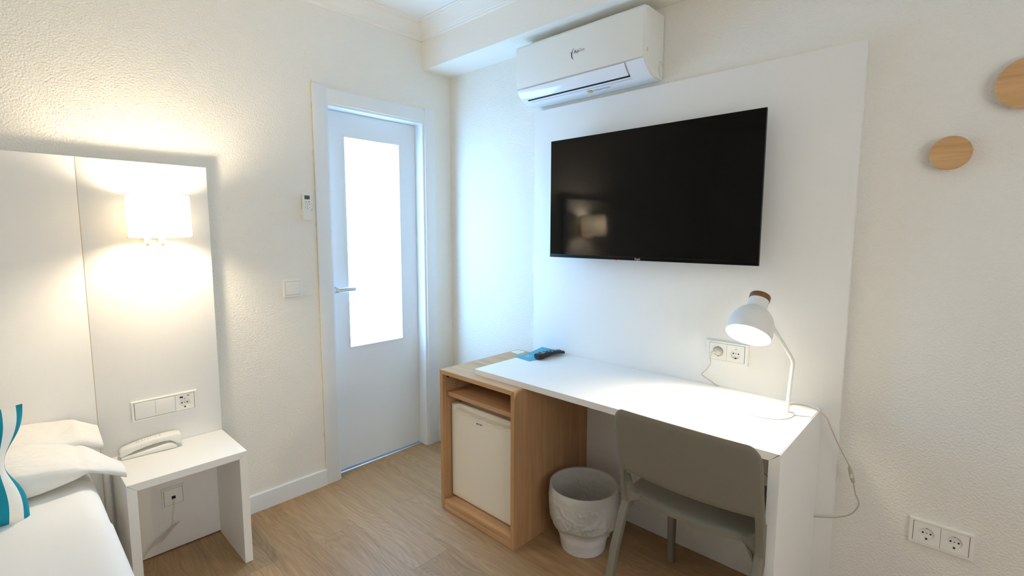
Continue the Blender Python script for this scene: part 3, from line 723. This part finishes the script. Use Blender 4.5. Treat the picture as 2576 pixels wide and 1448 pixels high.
def swoosh(pts, wd):
    bm = BM(); P = smooth_path([(0, y, z) for y, z in pts], 8); n = len(P); L_, R_ = [], []
    for i, p in enumerate(P):
        d = (P[min(i+1, n-1)]-P[max(i-1, 0)]).normalized(); q = Vector((0, -d.z, d.y)); w = wd*math.sin(math.pi*(.06+.9*i/(n-1)))
        for lst, s in ((L_, 1), (R_, -1)):
            for x in (-.1700, -.1706): lst.append(bm.verts.new((x, p.y+q.y*w*s, p.z+q.z*w*s)))
    for i in range(n-1):
        a, b = 2*i, 2*i+2
        bm.faces.new((L_[a+1], L_[b+1], R_[b+1], R_[a+1])); bm.faces.new((L_[a], L_[b], L_[b+1], L_[a+1])); bm.faces.new((R_[a], R_[b], R_[b+1], R_[a+1]))
    bmesh.ops.recalc_face_normals(bm, faces=bm.faces[:]); return bm
obj('logo', swoosh([(-1.063, 2.1480), (-1.0555, 2.134), (-1.0525, 2.122), (-1.0545, 2.108), (-1.064, 2.0985)], .0022), INK, ac, smooth=False)
obj('logo', swoosh([(-1.0465, 2.1345), (-1.0505, 2.1265), (-1.0545, 2.112), (-1.0560, 2.108)], .0018), INK, ac, smooth=False)

# ================================================================= FRIDGE CABINET, FRIDGE
CY0, CY1, CX0, CX1, CZ = -1.1042, -.6241, -.597, -.050, .6910
cab = thing('fridge_cabinet', ((CX0+CX1)/2, (CY0+CY1)/2, 0), 'light oak cabinet with an open shelf housing the mini fridge', 'cabinet')
t = .0195
bm = BM(); prism(bm, [(CY1, CZ), (CY1-t, CZ-t), (CY0+t, CZ-t), (CY0+.006, CZ-.001), (CY0+.009, CZ)], 'x', CX0, CX1, bev=.0004); obj('top_board', bm, OAKH, cab, smooth=False)
bm = BM(); prism(bm, [(CY1, 0), (CY1, CZ-.0004), (CY1-t, CZ-t-.0004), (CY1-t, 0)], 'x', CX0, CX1, bev=.0004); obj('side_board', bm, OAKV, cab, smooth=False)
bm = BM(); prism(bm, [(CY0, 0), (CY0, CZ-.008), (CY0+.001, CZ-.004), (CY0+.0055, CZ-.0012), (CY0+t, CZ-t-.0004), (CY0+t, 0)], 'x', CX0, CX1, bev=.0004); obj('side_board', bm, OAKV, cab, smooth=False)
bx('shelf', OAKH, cab, CX0+.026, CX1-.02, CY0+t, CY1-t, .5630, .5835, bev=.0005)
bx('bottom_board', OAKH, cab, CX0+.002, CX1-.02, CY0+t, CY1-t, .0285, .0515, bev=.0005)
bx('plinth', OAKH, cab, CX0+.002, CX0+.020, CY0+t, CY1-t, .001, .0275, bev=.0005)
bx('back_board', OAKV, cab, CX1-.019, CX1, CY0+t, CY1-t, .001, CZ-t, bev=.0004)
bm = BM(); lathe(bm, [(0, 0), (.004, 0), (.004, -.006), (0, -.006)], (CX0+.03, CY1-t, .655), (0, 1, 0), 12); obj('shelf_pin', bm, DARK, cab)
fr = thing('mini_fridge', (-.33, -.864, .0515), 'cream white mini fridge set inside the oak cabinet', 'fridge')
FY0, FY1 = -1.0805, -.6475
bx('fridge_body', FRIDGE, fr, -.498, -.10, FY0+.002, FY1-.002, .060, .518, bev=.006)
for sx in (-.46, -.14):
    for sy in (FY0+.04, FY1-.04):
        bm = BM(); lathe(bm, [(0, 0), (.014, 0), (.014, .0085), (0, .0085)], (sx, sy, .0517), (0, 0, 1), 14); obj('foot', bm, GREY, fr)
# door with scooped grip along its top
bm = BM(); ny, nz = 90, 70; G = []
for i in range(ny+1):
    rowv = []
    y = FY1+(FY0-FY1)*i/ny; s = (y-(FY0+FY1)/2)/((FY1-FY0)/2)
    for j in range(nz+1):
        z = .063+(.5185-.063)*(1-(1-j/nz)**2.2)
        e = min((1-abs(s))*(FY1-FY0)/2, .5185-z, z-.063); ed = .004*max(0, 1-e/.004)**2
        zl = .4900+.010*(s*s)      # lower lip of the scoop
        sy_ = (.90-abs(s)); a = max(0, min(1, (z-zl+max(0, -sy_)*.4)/.006)); b_ = max(0, min(1, sy_/.05))
        lip = math.exp(-((z-zl+.003)/.0026)**2)*b_*.0030
        d = .027*(a*a*(3-2*a))*(b_*b_*(3-2*b_))
        rowv.append(bm.verts.new((-.5500+ed+d-lip, y, z)))
    G.append(rowv)
for i in range(ny):
    for j in range(nz): bm.faces.new((G[i][j], G[i][j+1], G[i+1][j+1], G[i+1][j]))
def rim(vs):
    bb = [bm.verts.new((-.507, v.co.y, v.co.z)) for v in vs]
    for k in range(len(vs)-1): bm.faces.new((vs[k], vs[k+1], bb[k+1], bb[k]))
rim(G[0]); rim(G[-1][::-1]); rim([r_[0] for r_ in G][::-1]); rim([r_[-1] for r_ in G])
bmesh.ops.recalc_face_normals(bm, faces=bm.faces[:]); fd = obj('fridge_door', bm, FRIDGE, fr, angle=50)
bx('gasket', mat('gasket', (.33, .28, .23), .7, .2), fr, -.507, -.498, FY0+.005, FY1-.005, .066, .515, bev=.001)
text('logo', 'perseo', .0142, INK, fd, (-.5506, -.8262, .4655), (0, -1, 0), (0, 0, 1))

# ================================================================= DESK
DXF, DYL, DYR, DZT, DT, LT = -.5389, -.8042, -2.0692, .7162, .0250, .0290
desk = thing('desk', (-.285, -1.45, 0), 'long white desk resting on the oak cabinet with one slab leg at its right end', 'desk')
bm = BM(); prism(bm, [(DYL, DZT), (DYL, DZT-DT), (DYR+LT, DZT-DT), (DYR+.0034, DZT)], 'x', DXF, PT-.0008, bev=.0005); obj('desktop', bm, DESKM, desk, smooth=False)
bm = BM(); prism(bm, [(DYR, DZT+.0002), (DYR, 0), (DYR+LT+.001, 0), (DYR+LT+.001, DZT-DT-.0010), (DYR+.0022, DZT-.0028), (DYR+.0018, DZT+.0002)], 'x', DXF, PT-.0008, bev=.0003); obj('slab_leg', bm, LAM, desk, smooth=False)
bx('back_board', LAM, desk, -.0735, PT-.0008, DYR+LT+.0015, CY0-.001, .0, DZT-DT-.12, bev=.0008)
bx('cable_strip', LAM, desk, -.050, PT-.0008, DYR+LT+.0015, CY0-.001, DZT-DT-.115, DZT-DT-.001, bev=.0008)

# ---- desk lamp
O_ = Vector((-.247, -1.876, .984)); axis = Vector((.10, -.005, .129)).normalized()
dl = thing('desk_lamp', (-.195, -1.935, DZT), 'lit white desk lamp with a bell shade and brown wooden cap', 'lamp')
bm = BM(); lathe(bm, [(0, 0), (.086, 0), (.088, .002), (.088, .006), (.085, .008), (0, .0085)], (-.1910, -1.9290, DZT), (0, 0, 1), 56); obj('base', bm, LAMPW, dl)
bm = BM(); arm = [(-.180, -1.9950, DZT+.004), (-.180, -1.9985, .80), (-.180, -2.0030, .880)]
arm2 = [(-.181, -2.0045, .896), (-.182, -2.0020, .908), (-.1835, -1.9960, .921)]
tube(bm, arm+arm2+[(-.187, -1.9620, .975), (-.190, -1.9290, 1.027)], .0063, 14); st = obj('stem', bm, LAMPW, dl)
bm = BM(); lathe(bm, [(0, -.008), (.0085, -.008), (.0085, .006), (0, .006)], (-.1895, -1.9290, 1.026), (0, 1, .35), 18); obj('pivot', bm, LAMPW, dl)
outer = [(.0735, 0), (.0745, .006), (.0748, .022), (.0735, .042), (.0688, .062), (.0610, .080), (.0510, .093), (.0415, .1005), (.0355, .106), (.0332, .112), (.0325, .1425)]
inner = [(r-.0016, h-.0002) for r, h in outer[:-1]]
bm = BM(); lathe(bm, outer+[(0, .1425), (0, .138)]+[(.028, .136)]+inner[::-1]+[(.0735, 0)], O_, axis, 56); obj('lamp_shade', bm, LAMPW, dl, angle=50)
bm = BM(); lathe(bm, [(.0718, .001), (.0728, .022), (.0712, .042), (.0665, .061), (.0585, .079), (.0485, .0915), (.036, .0995), (.0322, .105), (.031, .13), (0, .131)], O_, axis, 56)
obj('shade_lining', bm, INNER, dl, angle=60)
bm = BM(); lathe(bm, [(0, .1425), (.0335, .1425), (.0345, .1445), (.0345, .160), (.0335, .1625), (.030, .1625), (.029, .1612), (0, .1612)], O_, axis, 40); obj('wooden_cap', bm, BROWN, dl)
bm = BM(); lathe(bm, [(0, .016), (.012, .018), (.022, .026), (.027, .040), (.024, .056), (.015, .074), (.0135, .098), (0, .098)], O_, axis, 24); obj('bulb', bm, BULBD, dl)
bm = BM(); lathe(bm, [(0, .130), (.017, .130), (.017, .098), (0, .098)], O_, axis, 20); obj('bulb_holder', bm, INNER, dl)
# cord from the base over the right desk edge
bm = BM()
path = [(-.118, -1.9700, DZT+.003), (-.085, -1.9760, DZT+.0025), (-.058, -1.9860, DZT+.0025), (-.048, -2.0080, DZT+.0025), (-.050, -2.0320, DZT+.0025), (-.063, -2.0600, DZT+.003), (-.070, -2.0735, .7150), (-.070, -2.0935, .6960), (-.068, -2.109, .6600), (-.065, -2.131, .6130), (-.060, -2.155, .5660), (-.056, -2.1660, .5430)]
tube(bm, path, .0019, 8, 6)
tube(bm, [(-.051, -2.1800, .4870), (-.047, -2.1870, .4500), (-.045, -2.1980, .4225), (-.045, -2.1960, .4030), (-.045, -2.1780, .3700), (-.045, -2.1451, .3460), (-.046, -2.105, .328), (-.048, -2.0765, .320), (-.050, -2.0725, .319)], .0021, 8, 6)
cdo = obj('power_cord', bm, CORD, dl)
bm = BM()
d = Vector((.004, -.0145, -.057)).normalized()
tube(bm, [Vector((-.056, -2.1655, .544)), Vector((-.0552, -2.1675, .536)), Vector((-.054, -2.171, .522)), Vector((-.052, -2.1765, .500)), Vector((-.0512, -2.179, .490)), Vector((-.051, -2.1803, .486))], lambda t: .0028+.0042*math.sin(math.pi*t)**.5, 10)
sw_ = obj('inline_switch', bm, CORD, dl)
bm = BM(); box(bm, -.0605, -.0565, -2.1765, -2.1715, .505, .520, bev=.001); obj('slider', bm, PLAST, sw_)
# second end: plug in the left outlet, cord down behind the desk
bm = BM()
lathe(bm, [(0, -.001), (.0165, -.001), (.0172, .004), (.0172, .012), (.013, .020), (.007, .025), (0, .026)], (PT-.0015, -1.7035, .862), (-1, 0, 0), 24)
tube(bm, [(PT-.014, -1.7035, .862), (PT-.030, -1.6960, .862), (PT-.034, -1.6850, .855), (PT-.030, -1.6805, .845)], .0042, 10, 4)
pl = obj('plug', bm, mat('clear_plug', (.55, .52, .44), .25, .5), dl)
bm = BM(); tube(bm, [(PT-.030, -1.6805, .846), (PT-.026, -1.6800, .832), (PT-.020, -1.6790, .812), (PT-.012, -1.6660, .785), (PT-.008, -1.6420, .757), (PT-.006, -1.6440, .750), (PT-.006, -1.6720, .736), (PT-.0045, -1.7000, .7205), (PT-.0035, -1.712, .7185)], .0017, 8, 6)
obj('power_cord', bm, CORD, dl)
bm = BM(); tube(bm, [(-.090, -1.84, .520), (-.090, -1.872, .478), (-.090, -1.905, .447), (-.086, -1.95, .41), (-.080, -2.02, .36), (-.078, -2.0375, .345)], .002, 8, 6)
obj('power_cord', bm, CORD, dl)

# ---- leaflet, sticker, TV remote
bm = BM(); n = 14; th = .0006
rows = []
for i in range(n+1):
    t_ = i/n; x = -.262+.222*t_; yl = -.7925+.004*t_; yr = -.9015-.020*t_; lift = .0135*max(0, (t_-.35)/.65)**1.6
    rows.append([(x+.004*(1-t_), yl, DZT+.0008+lift), (x-.008*(1-t_), yr, DZT+.0008+lift*.8)])
top_ = [[bm.verts.new(p) for p in r_] for r_ in rows]; bot_ = [[bm.verts.new((p[0], p[1], p[2]-th)) for p in r_] for r_ in rows]
for i in range(n):
    bm.faces.new((top_[i][0], top_[i+1][0], top_[i+1][1], top_[i][1])); bm.faces.new((bot_[i][0], bot_[i][1], bot_[i+1][1], bot_[i+1][0]))
    for k in (0, 1): bm.faces.new((top_[i][k], top_[i+1][k], bot_[i+1][k], bot_[i][k]))
bm.faces.new((top_[0][0], top_[0][1], bot_[0][1], bot_[0][0])); bm.faces.new((top_[n][0], top_[n][1], bot_[n][1], bot_[n][0]))
bmesh.ops.recalc_face_normals(bm, faces=bm.faces[:])
lf = thing('leaflet', (-.15, -.85, DZT), 'teal printed leaflet lying on the left end of the desk', 'leaflet')
obj('card', bm, TEAL, lf)
rg = random.Random(2)
for (xx, ya, yb, w_) in ((-.190, -.812, -.846, .007), (-.203, -.815, -.850, .0025), (-.209, -.815, -.846, .0025), (-.215, -.817, -.850, .0025), (-.252, -.862, -.892, .0015), (-.256, -.858, -.890, .0015)):
    bm = BM(); y = ya
    while y > yb:
        l = rg.uniform(.002, .006); box(bm, xx, xx+w_, y, max(y-l, yb), DZT+.0010+.0135*max(0, ((xx+.262)/.222-.35)/.65)**1.6*.0, DZT+.0012); y -= l+.0012
    obj('print', bm, PALEINK, lf, smooth=False)
stk = thing('sticker', (-.09, -.655, CZ), 'small pale blue square sticker with a white border on the cabinet top', 'sticker')
def quadprism(bm, q, z0, z1):
    a = [bm.verts.new((x, y, z0)) for x, y in q]; b = [bm.verts.new((x, y, z1)) for x, y in q]
    bm.faces.new(a[::-1]); bm.faces.new(b)
    for k in range(4): bm.faces.new((a[k], a[(k+1) % 4], b[(k+1) % 4], b[k]))
q = [(-.1166, -.6321), (-.1236, -.6883), (-.0640, -.6920), (-.0610, -.6350)]
bm = BM(); quadprism(bm, q, CZ, CZ+.0004); obj('border', bm, STW, stk, smooth=False)
cc = (sum(p[0] for p in q)/4, sum(p[1] for p in q)/4); q2 = [(cc[0]+(x-cc[0])*.72, cc[1]+(y-cc[1])*.72) for x, y in q]
bm = BM(); quadprism(bm, q2, CZ+.0004, CZ+.0006); obj('centre', bm, PALEB, stk, smooth=False)
rm = thing('remote_control', (-.13, -.925, DZT), 'black curved television remote lying across the teal leaflet on the desk', 'remote control')
ra = Vector((-.2240, -.9060, 0)); rb = Vector((-.0450, -.9330, 0)); rd = (rb-ra).normalized(); rang = math.atan2(rd.y, rd.x)
def rotrem(bm):
    T = Matrix.Translation((ra.x, ra.y, DZT+.0014)) @ Matrix.Rotation(rang, 4, 'Z'); bmesh.ops.transform(bm, matrix=T, verts=bm.verts[:]); bmesh.ops.recalc_face_normals(bm, faces=bm.faces[:]); return bm
bm = BM(); loft(bm, [(0, .004, .0265, .017), (.003, .0015, .028, .0205), (.015, 0, .0290, .0215), (.035, .001, .0300, .0212), (.060, .005, .0305, .020), (.090, .0095, .0300, .019), (.120, .0115, .0285, .0185), (.145, .010, .0262, .0185), (.165, .006, .0235, .0180), (.176, .0045, .0200, .0165), (.180, .007, .0160, .0130)], 22, 3.6)
rbo = obj('remote_body', rotrem(bm), BLACK, rm)
for i in range(11):
    for j in range(3):
        x = .028+i*.0132; zt = .0297+(.0006 if 40 < x*1000 < 80 else 0)-max(0, x-.09)*.085
        bm = BM(); box(bm, x-.0035, x+.0035, (j-1)*.0105-.0032, (j-1)*.0105+.0032, zt-.001, zt+.0014, bev=.0008)
        obj('button', rotrem(bm), (SILV if (i in (1,) or (i + j) % 5 == 0) else mat('rubber_button', (.05, .055, .06), .6, .3)), rbo)

# ================================================================= CHAIR
CYc = -1.8120
chair = thing('chair', (-.40, CYc, 0), 'taupe one-piece plastic chair pushed in at the desk', 'chair')
HWd = .2330; ZT = .7615; ZB = .5270
def back_x(y, z):    # rear surface of the backrest
    s = (y-CYc)/HWd
    return -.566-(z-.50)*.235-.022*(1-s*s)
def zt(s):           # top outline
    a = abs(s); c = .83
    top = ZT-.007*a*a
    return top if a < c else top-.060*(1-math.sqrt(max(0, 1-((a-c)/(1-c))**2)))
def zbm(s):
    a = abs(s); c = .905
    if a < c-.03: return ZB-.006*(1-a*a)
    if a < c: return ZB-.006*(1-a*a)-.012*((a-c+.03)/.03)**3
    return .4050
bm = BM(); nS = 60; nz = 22
svals = sorted(set([-1+2*i/nS for i in range(nS+1)]+[s*k for s in (-1, 1) for k in (.875, .89, .9, .9045, .9055, .92, .96, .985, .995)]))
th = .0125; F_, B_ = [], []
for s in svals:
    y = CYc+s*HWd; a, b_ = zbm(s), zt(s)
    fr_, br_ = [], []
    for j in range(nz+1):
        z = a+(b_-a)*j/nz
        e = min(b_-z, (z-a) if abs(s) < .9 else 1, (1-abs(s))*HWd); tt = th*(.35+.65*min(1, e/.006)) + (.010*max(0, (abs(s)-.88)/.12)*max(0, 1-(z-.40)/.16))
        xb = back_x(y, max(z, .47))+max(0, .47-z)*.10
        xm = xb+th/2
        br_.append(bm.verts.new((xm-tt/2, y, z))); fr_.append(bm.verts.new((xm+tt/2+(.018*max(0, (abs(s)-.86)/.14)*max(0, 1-(z-.40)/.2)), y, z)))
    F_.append(fr_); B_.append(br_)
for i in range(len(svals)-1):
    for j in range(nz):
        bm.faces.new((B_[i][j], B_[i+1][j], B_[i+1][j+1], B_[i][j+1])); bm.faces.new((F_[i][j], F_[i][j+1], F_[i+1][j+1], F_[i+1][j]))
    bm.faces.new((B_[i][0], F_[i][0], F_[i+1][0], B_[i+1][0])); bm.faces.new((B_[i][nz], B_[i+1][nz], F_[i+1][nz], F_[i][nz]))
for k in (0, -1):
    for j in range(nz): bm.faces.new((B_[k][j], B_[k][j+1], F_[k][j+1], F_[k][j]))
bmesh.ops.recalc_face_normals(bm, faces=bm.faces[:]); obj('backrest', bm, CHAIR, chair, angle=40)
# seat: plan outline with bowed rear edge, dished top
bm = BM(); nu, nv = 40, 30; Tt, Bb = [], []
for i in range(nu+1):
    s = -1+2*i/nu; y = CYc+s*.2200
    xr = -.5160-.047*(1-abs(s)**2.2)+.02*max(0, abs(s)-.9)*0; xf_ = -.1560-.012*(abs(s)**4)*3
    rt_, rb_ = [], []
    for j in range(nv+1):
        v = j/nv; x = xr+(xf_-xr)*v
        dish = .010*(1-s*s)*math.sin(math.pi*min(1, v*1.05))
        e = min((1-abs(s))*.22, abs(x-xr), abs(xf_-x)); rd_ = .006*max(0, 1-e/.007)**2
        z = .4380-dish+.004*v+.006*(abs(s)**6)-.012*max(0, v-.86)/.14*max(0, v-.86)/.14
        rt_.append(bm.verts.new((x, y, z-rd_))); rb_.append(bm.verts.new((x, y, z-.024+rd_*.5+dish*.6)))
    Tt.append(rt_); Bb.append(rb_)
for i in range(nu):
    for j in range(nv):
        bm.faces.new((Tt[i][j], Tt[i+1][j], Tt[i+1][j+1], Tt[i][j+1])); bm.faces.new((Bb[i][j], Bb[i][j+1], Bb[i+1][j+1], Bb[i+1][j]))
    for j in (0, nv): bm.faces.new((Tt[i][j], Tt[i+1][j], Bb[i+1][j], Bb[i][j]))
for i in (0, nu):
    for j in range(nv): bm.faces.new((Tt[i][j], Tt[i][j+1], Bb[i][j+1], Bb[i][j]))
bmesh.ops.recalc_face_normals(bm, faces=bm.faces[:]); obj('seat', bm, CHAIR, chair, angle=40)
def leg_mesh(pts):
    """pts: (x, y, z, half x, half y) rounded rectangular tapering leg"""
    bm = BM(); rings = []; n = 16
    for x, y, z, hx, hy in pts:
        rg = []
        for k in range(n):
            a = 2*math.pi*(k+.5)/n; c, s = math.cos(a), math.sin(a); c = math.copysign(abs(c)**.5, c); s = math.copysign(abs(s)**.5, s)
            rg.append(bm.verts.new((x+c*hx, y+s*hy, z)))
        rings.append(rg)
    for a, b in zip(rings, rings[1:]):
        for k in range(n): bm.faces.new((a[k], a[(k+1) % n], b[(k+1) % n], b[k]))
    bm.faces.new(rings[0][::-1]); bm.faces.new(rings[-1]); bmesh.ops.recalc_face_normals(bm, faces=bm.faces[:]); return bm
for s in (-1, 1):
    yy = CYc+s*.2190
    obj('leg', leg_mesh([(-.652, CYc+s*.2290, 0, .0150, .0130), (-.636, CYc+s*.2275, .10, .0158, .0135), (-.600, CYc+s*.2240, .25, .0170, .0142), (-.567, CYc+s*.2205, .340, .0175, .0146), (-.5450, yy, .385, .0175, .0146), (-.5375, yy, .410, .0160, .0140)]), CHAIR, chair)
    yf = CYc+s*.2030
    obj('leg', leg_mesh([(-.194, yf, 0, .0125, .0135), (-.196, yf, .15, .0145, .0150), (-.200, yf, .32, .0185, .0165), (-.204, yf, .395, .026, .0185), (-.206, yf, .418, .036, .020)]), CHAIR, chair)
    # web that flows from the back post into seat and leg
    def arc(c0, c1, r_, a0, a1, n=8): return [(c0+r_*math.cos(R(a0+(a1-a0)*i/n)), c1+r_*math.sin(R(a0+(a1-a0)*i/n))) for i in range(n+1)]
    poly = [(.2332, .500), (.2336, .440), (.2338, .372), (.2045, .372)]
    poly += arc(.1745, .384, .030, 0, 90, 6)[:]+[(.158, .4150), (.158, .4340)]
    poly += arc(.1660, .4840, .046, -92, 0, 8)+[(.2115, .500)]
    bm = BM(); lay = []
    for k_, off in enumerate((0, .006, .030, .036)):
        ring = []
        for py, pz in poly:
            ins_ = .0035 if k_ in (0, 3) else 0
            cy_, cz_ = .2, .44
            qy = py+(cy_-py)*ins_/.04; qz = pz+(cz_-pz)*ins_/.06
            xb = back_x(CYc+.222, max(qz, .47))+max(0, .47-qz)*.10+(.030*max(0, (.2-qy)/.042)**1.2 if qy < .2 else 0)
            ring.append(bm.verts.new((xb+off-.0005, CYc+s*qy, qz)))
        lay.append(ring)
    for a_, b_ in zip(lay, lay[1:]):
        for k in range(len(poly)): bm.faces.new((a_[k], a_[(k+1) % len(poly)], b_[(k+1) % len(poly)], b_[k]))
    f0 = bm.faces.new(lay[0]); f1 = bm.faces.new(lay[-1][::-1]); bmesh.ops.triangulate(bm, faces=[f0, f1])
    bmesh.ops.recalc_face_normals(bm, faces=bm.faces[:]); obj('bracket', bm, CHAIR, chair, angle=50)

# ================================================================= WASTE BIN
bc = (-.358, -1.288)
bn = thing('waste_bin', (*bc, 0), 'round white waste bin with a translucent liner, between cabinet and chair', 'waste bin')
RZ = .275
bm = BM(); lathe(bm, [(0, .002), (.088, .002), (.0905, .0), (.0935, .003), (.1015, .050), (.1025, .052), (.1030, .058), (.1060, .075), (.139, RZ-.004), (.1405, RZ), (.137, RZ), (.104, .075), (.0900, .006), (0, .006)], (*bc, 0), (0, 0, 1), 56)
obj('bin_body', bm, BINM, bn)
def lw(i, a, r, h):
    x, y = math.cos(a), math.sin(a)
    k = max(0, min(1, (RZ-h)/.06)) if i >= 3 else max(0, min(1, (RZ-h)/.05))
    n1 = mnoise.noise(Vector((x*2.3, y*2.3, h*9+i*.3)))*.011+math.sin(a*11+3*mnoise.noise(Vector((x*2, y*2, h*6))))*.0035+mnoise.noise(Vector((x*7, y*7, h*24)))*.004
    if i >= len(LPR)-3: dh = .020*mnoise.noise(Vector((x*1.7+4, y*1.7, 0)))
    else: dh = 0
    return r+n1*k+(.0015 if i >= 3 else -.001), dh
LPR = [(0, .028), (.070, .026), (.094, .080), (.112, .15), (.123, .21), (.1375, RZ+.0015), (.1410, RZ+.003), (.1435, RZ+.001), (.1470, RZ-.020), (.1475, .225), (.1470, .195), (.145, .165), (.141, .140), (.134, .122), (.125, .110), (.117, .103), (.113, .092), (.112, .084)]
bm = BM()
def lw2(i, a, r, h):
    x, y = math.cos(a), math.sin(a); ins = i < NIN
    k = max(0, min(1, abs(RZ-h)/.05))
    amp = .6 if ins else 1
    q_ = Vector((x*2.2, y*2.2, h*13)); rdg = lambda v: (1-min(1, abs(mnoise.noise(v))*2.6))**5
    n1 = (mnoise.noise(Vector((x*1.5, y*1.5, h*7)))*.007+rdg(q_)*.0070+rdg(q_*1.7+Vector((5, 1, 0)))*.0050+mnoise.noise(q_*3.5)*.0008)*amp
    if ins: n1 = -abs(n1)
    else: n1 = abs(n1)*1.0-.003 if h > .13 else abs(n1)*.6
    dh = .022*mnoise.noise(Vector((x*1.7+4, y*1.7, 0)))*max(0, min(1, (.135-h)/.03)) if not ins else 0
    return r+n1*k, dh
L2 = []
for (r0, h0), (r1, h1) in zip(LPR, LPR[1:]):
    m_ = max(1, int(math.hypot(r1-r0, h1-h0)/.006))
    L2 += [(r0+(r1-r0)*q/m_, h0+(h1-h0)*q/m_) for q in range(m_)]
L2.append(LPR[-1]); NIN = min(i for i, p in enumerate(L2) if p[1] > RZ+.001)
lathe(bm, L2, (*bc, 0), (0, 0, 1), 200, wob=lw2)
o = obj('bin_liner', bm, LINER, bn, angle=70)
bm = BM(); lathe(bm, [(.1425, RZ+.0035), (.1440, RZ+.0035), (.1440, RZ+.0045), (.1425, RZ+.0045)], (*bc, 0), (0, 0, 1), 64, closed=True); obj('liner_fold', bm, LINER, bn)

# ================================================================= COAT HOOKS
def hook(y, z, r, label):
    h = thing('coat_hook', (0, y, z), label, 'coat hook', 'round wooden coat hooks on the right wall')
    bm = BM(); lathe(bm, [(0, 0), (.012, 0), (.012, .018), (0, .018)], (0, y, z), (-1, 0, 0), 20); obj('stem', bm, BEECH, h)
    bm = BM(); lathe(bm, [(0, .018), (r-.002, .018), (r, .020), (r, .0275), (r-.0015, .030), (0, .030)], (0, y, z), (-1, 0, 0), 64); obj('disc', bm, BEECH, h)
hook(-2.3490, 1.5722, .0492, 'smaller round beech coat hook disc, wholly in view, right of the tall panel')
hook(-2.4990, 1.7460, .0690, 'larger round beech coat hook disc, up at the right edge and cut off')
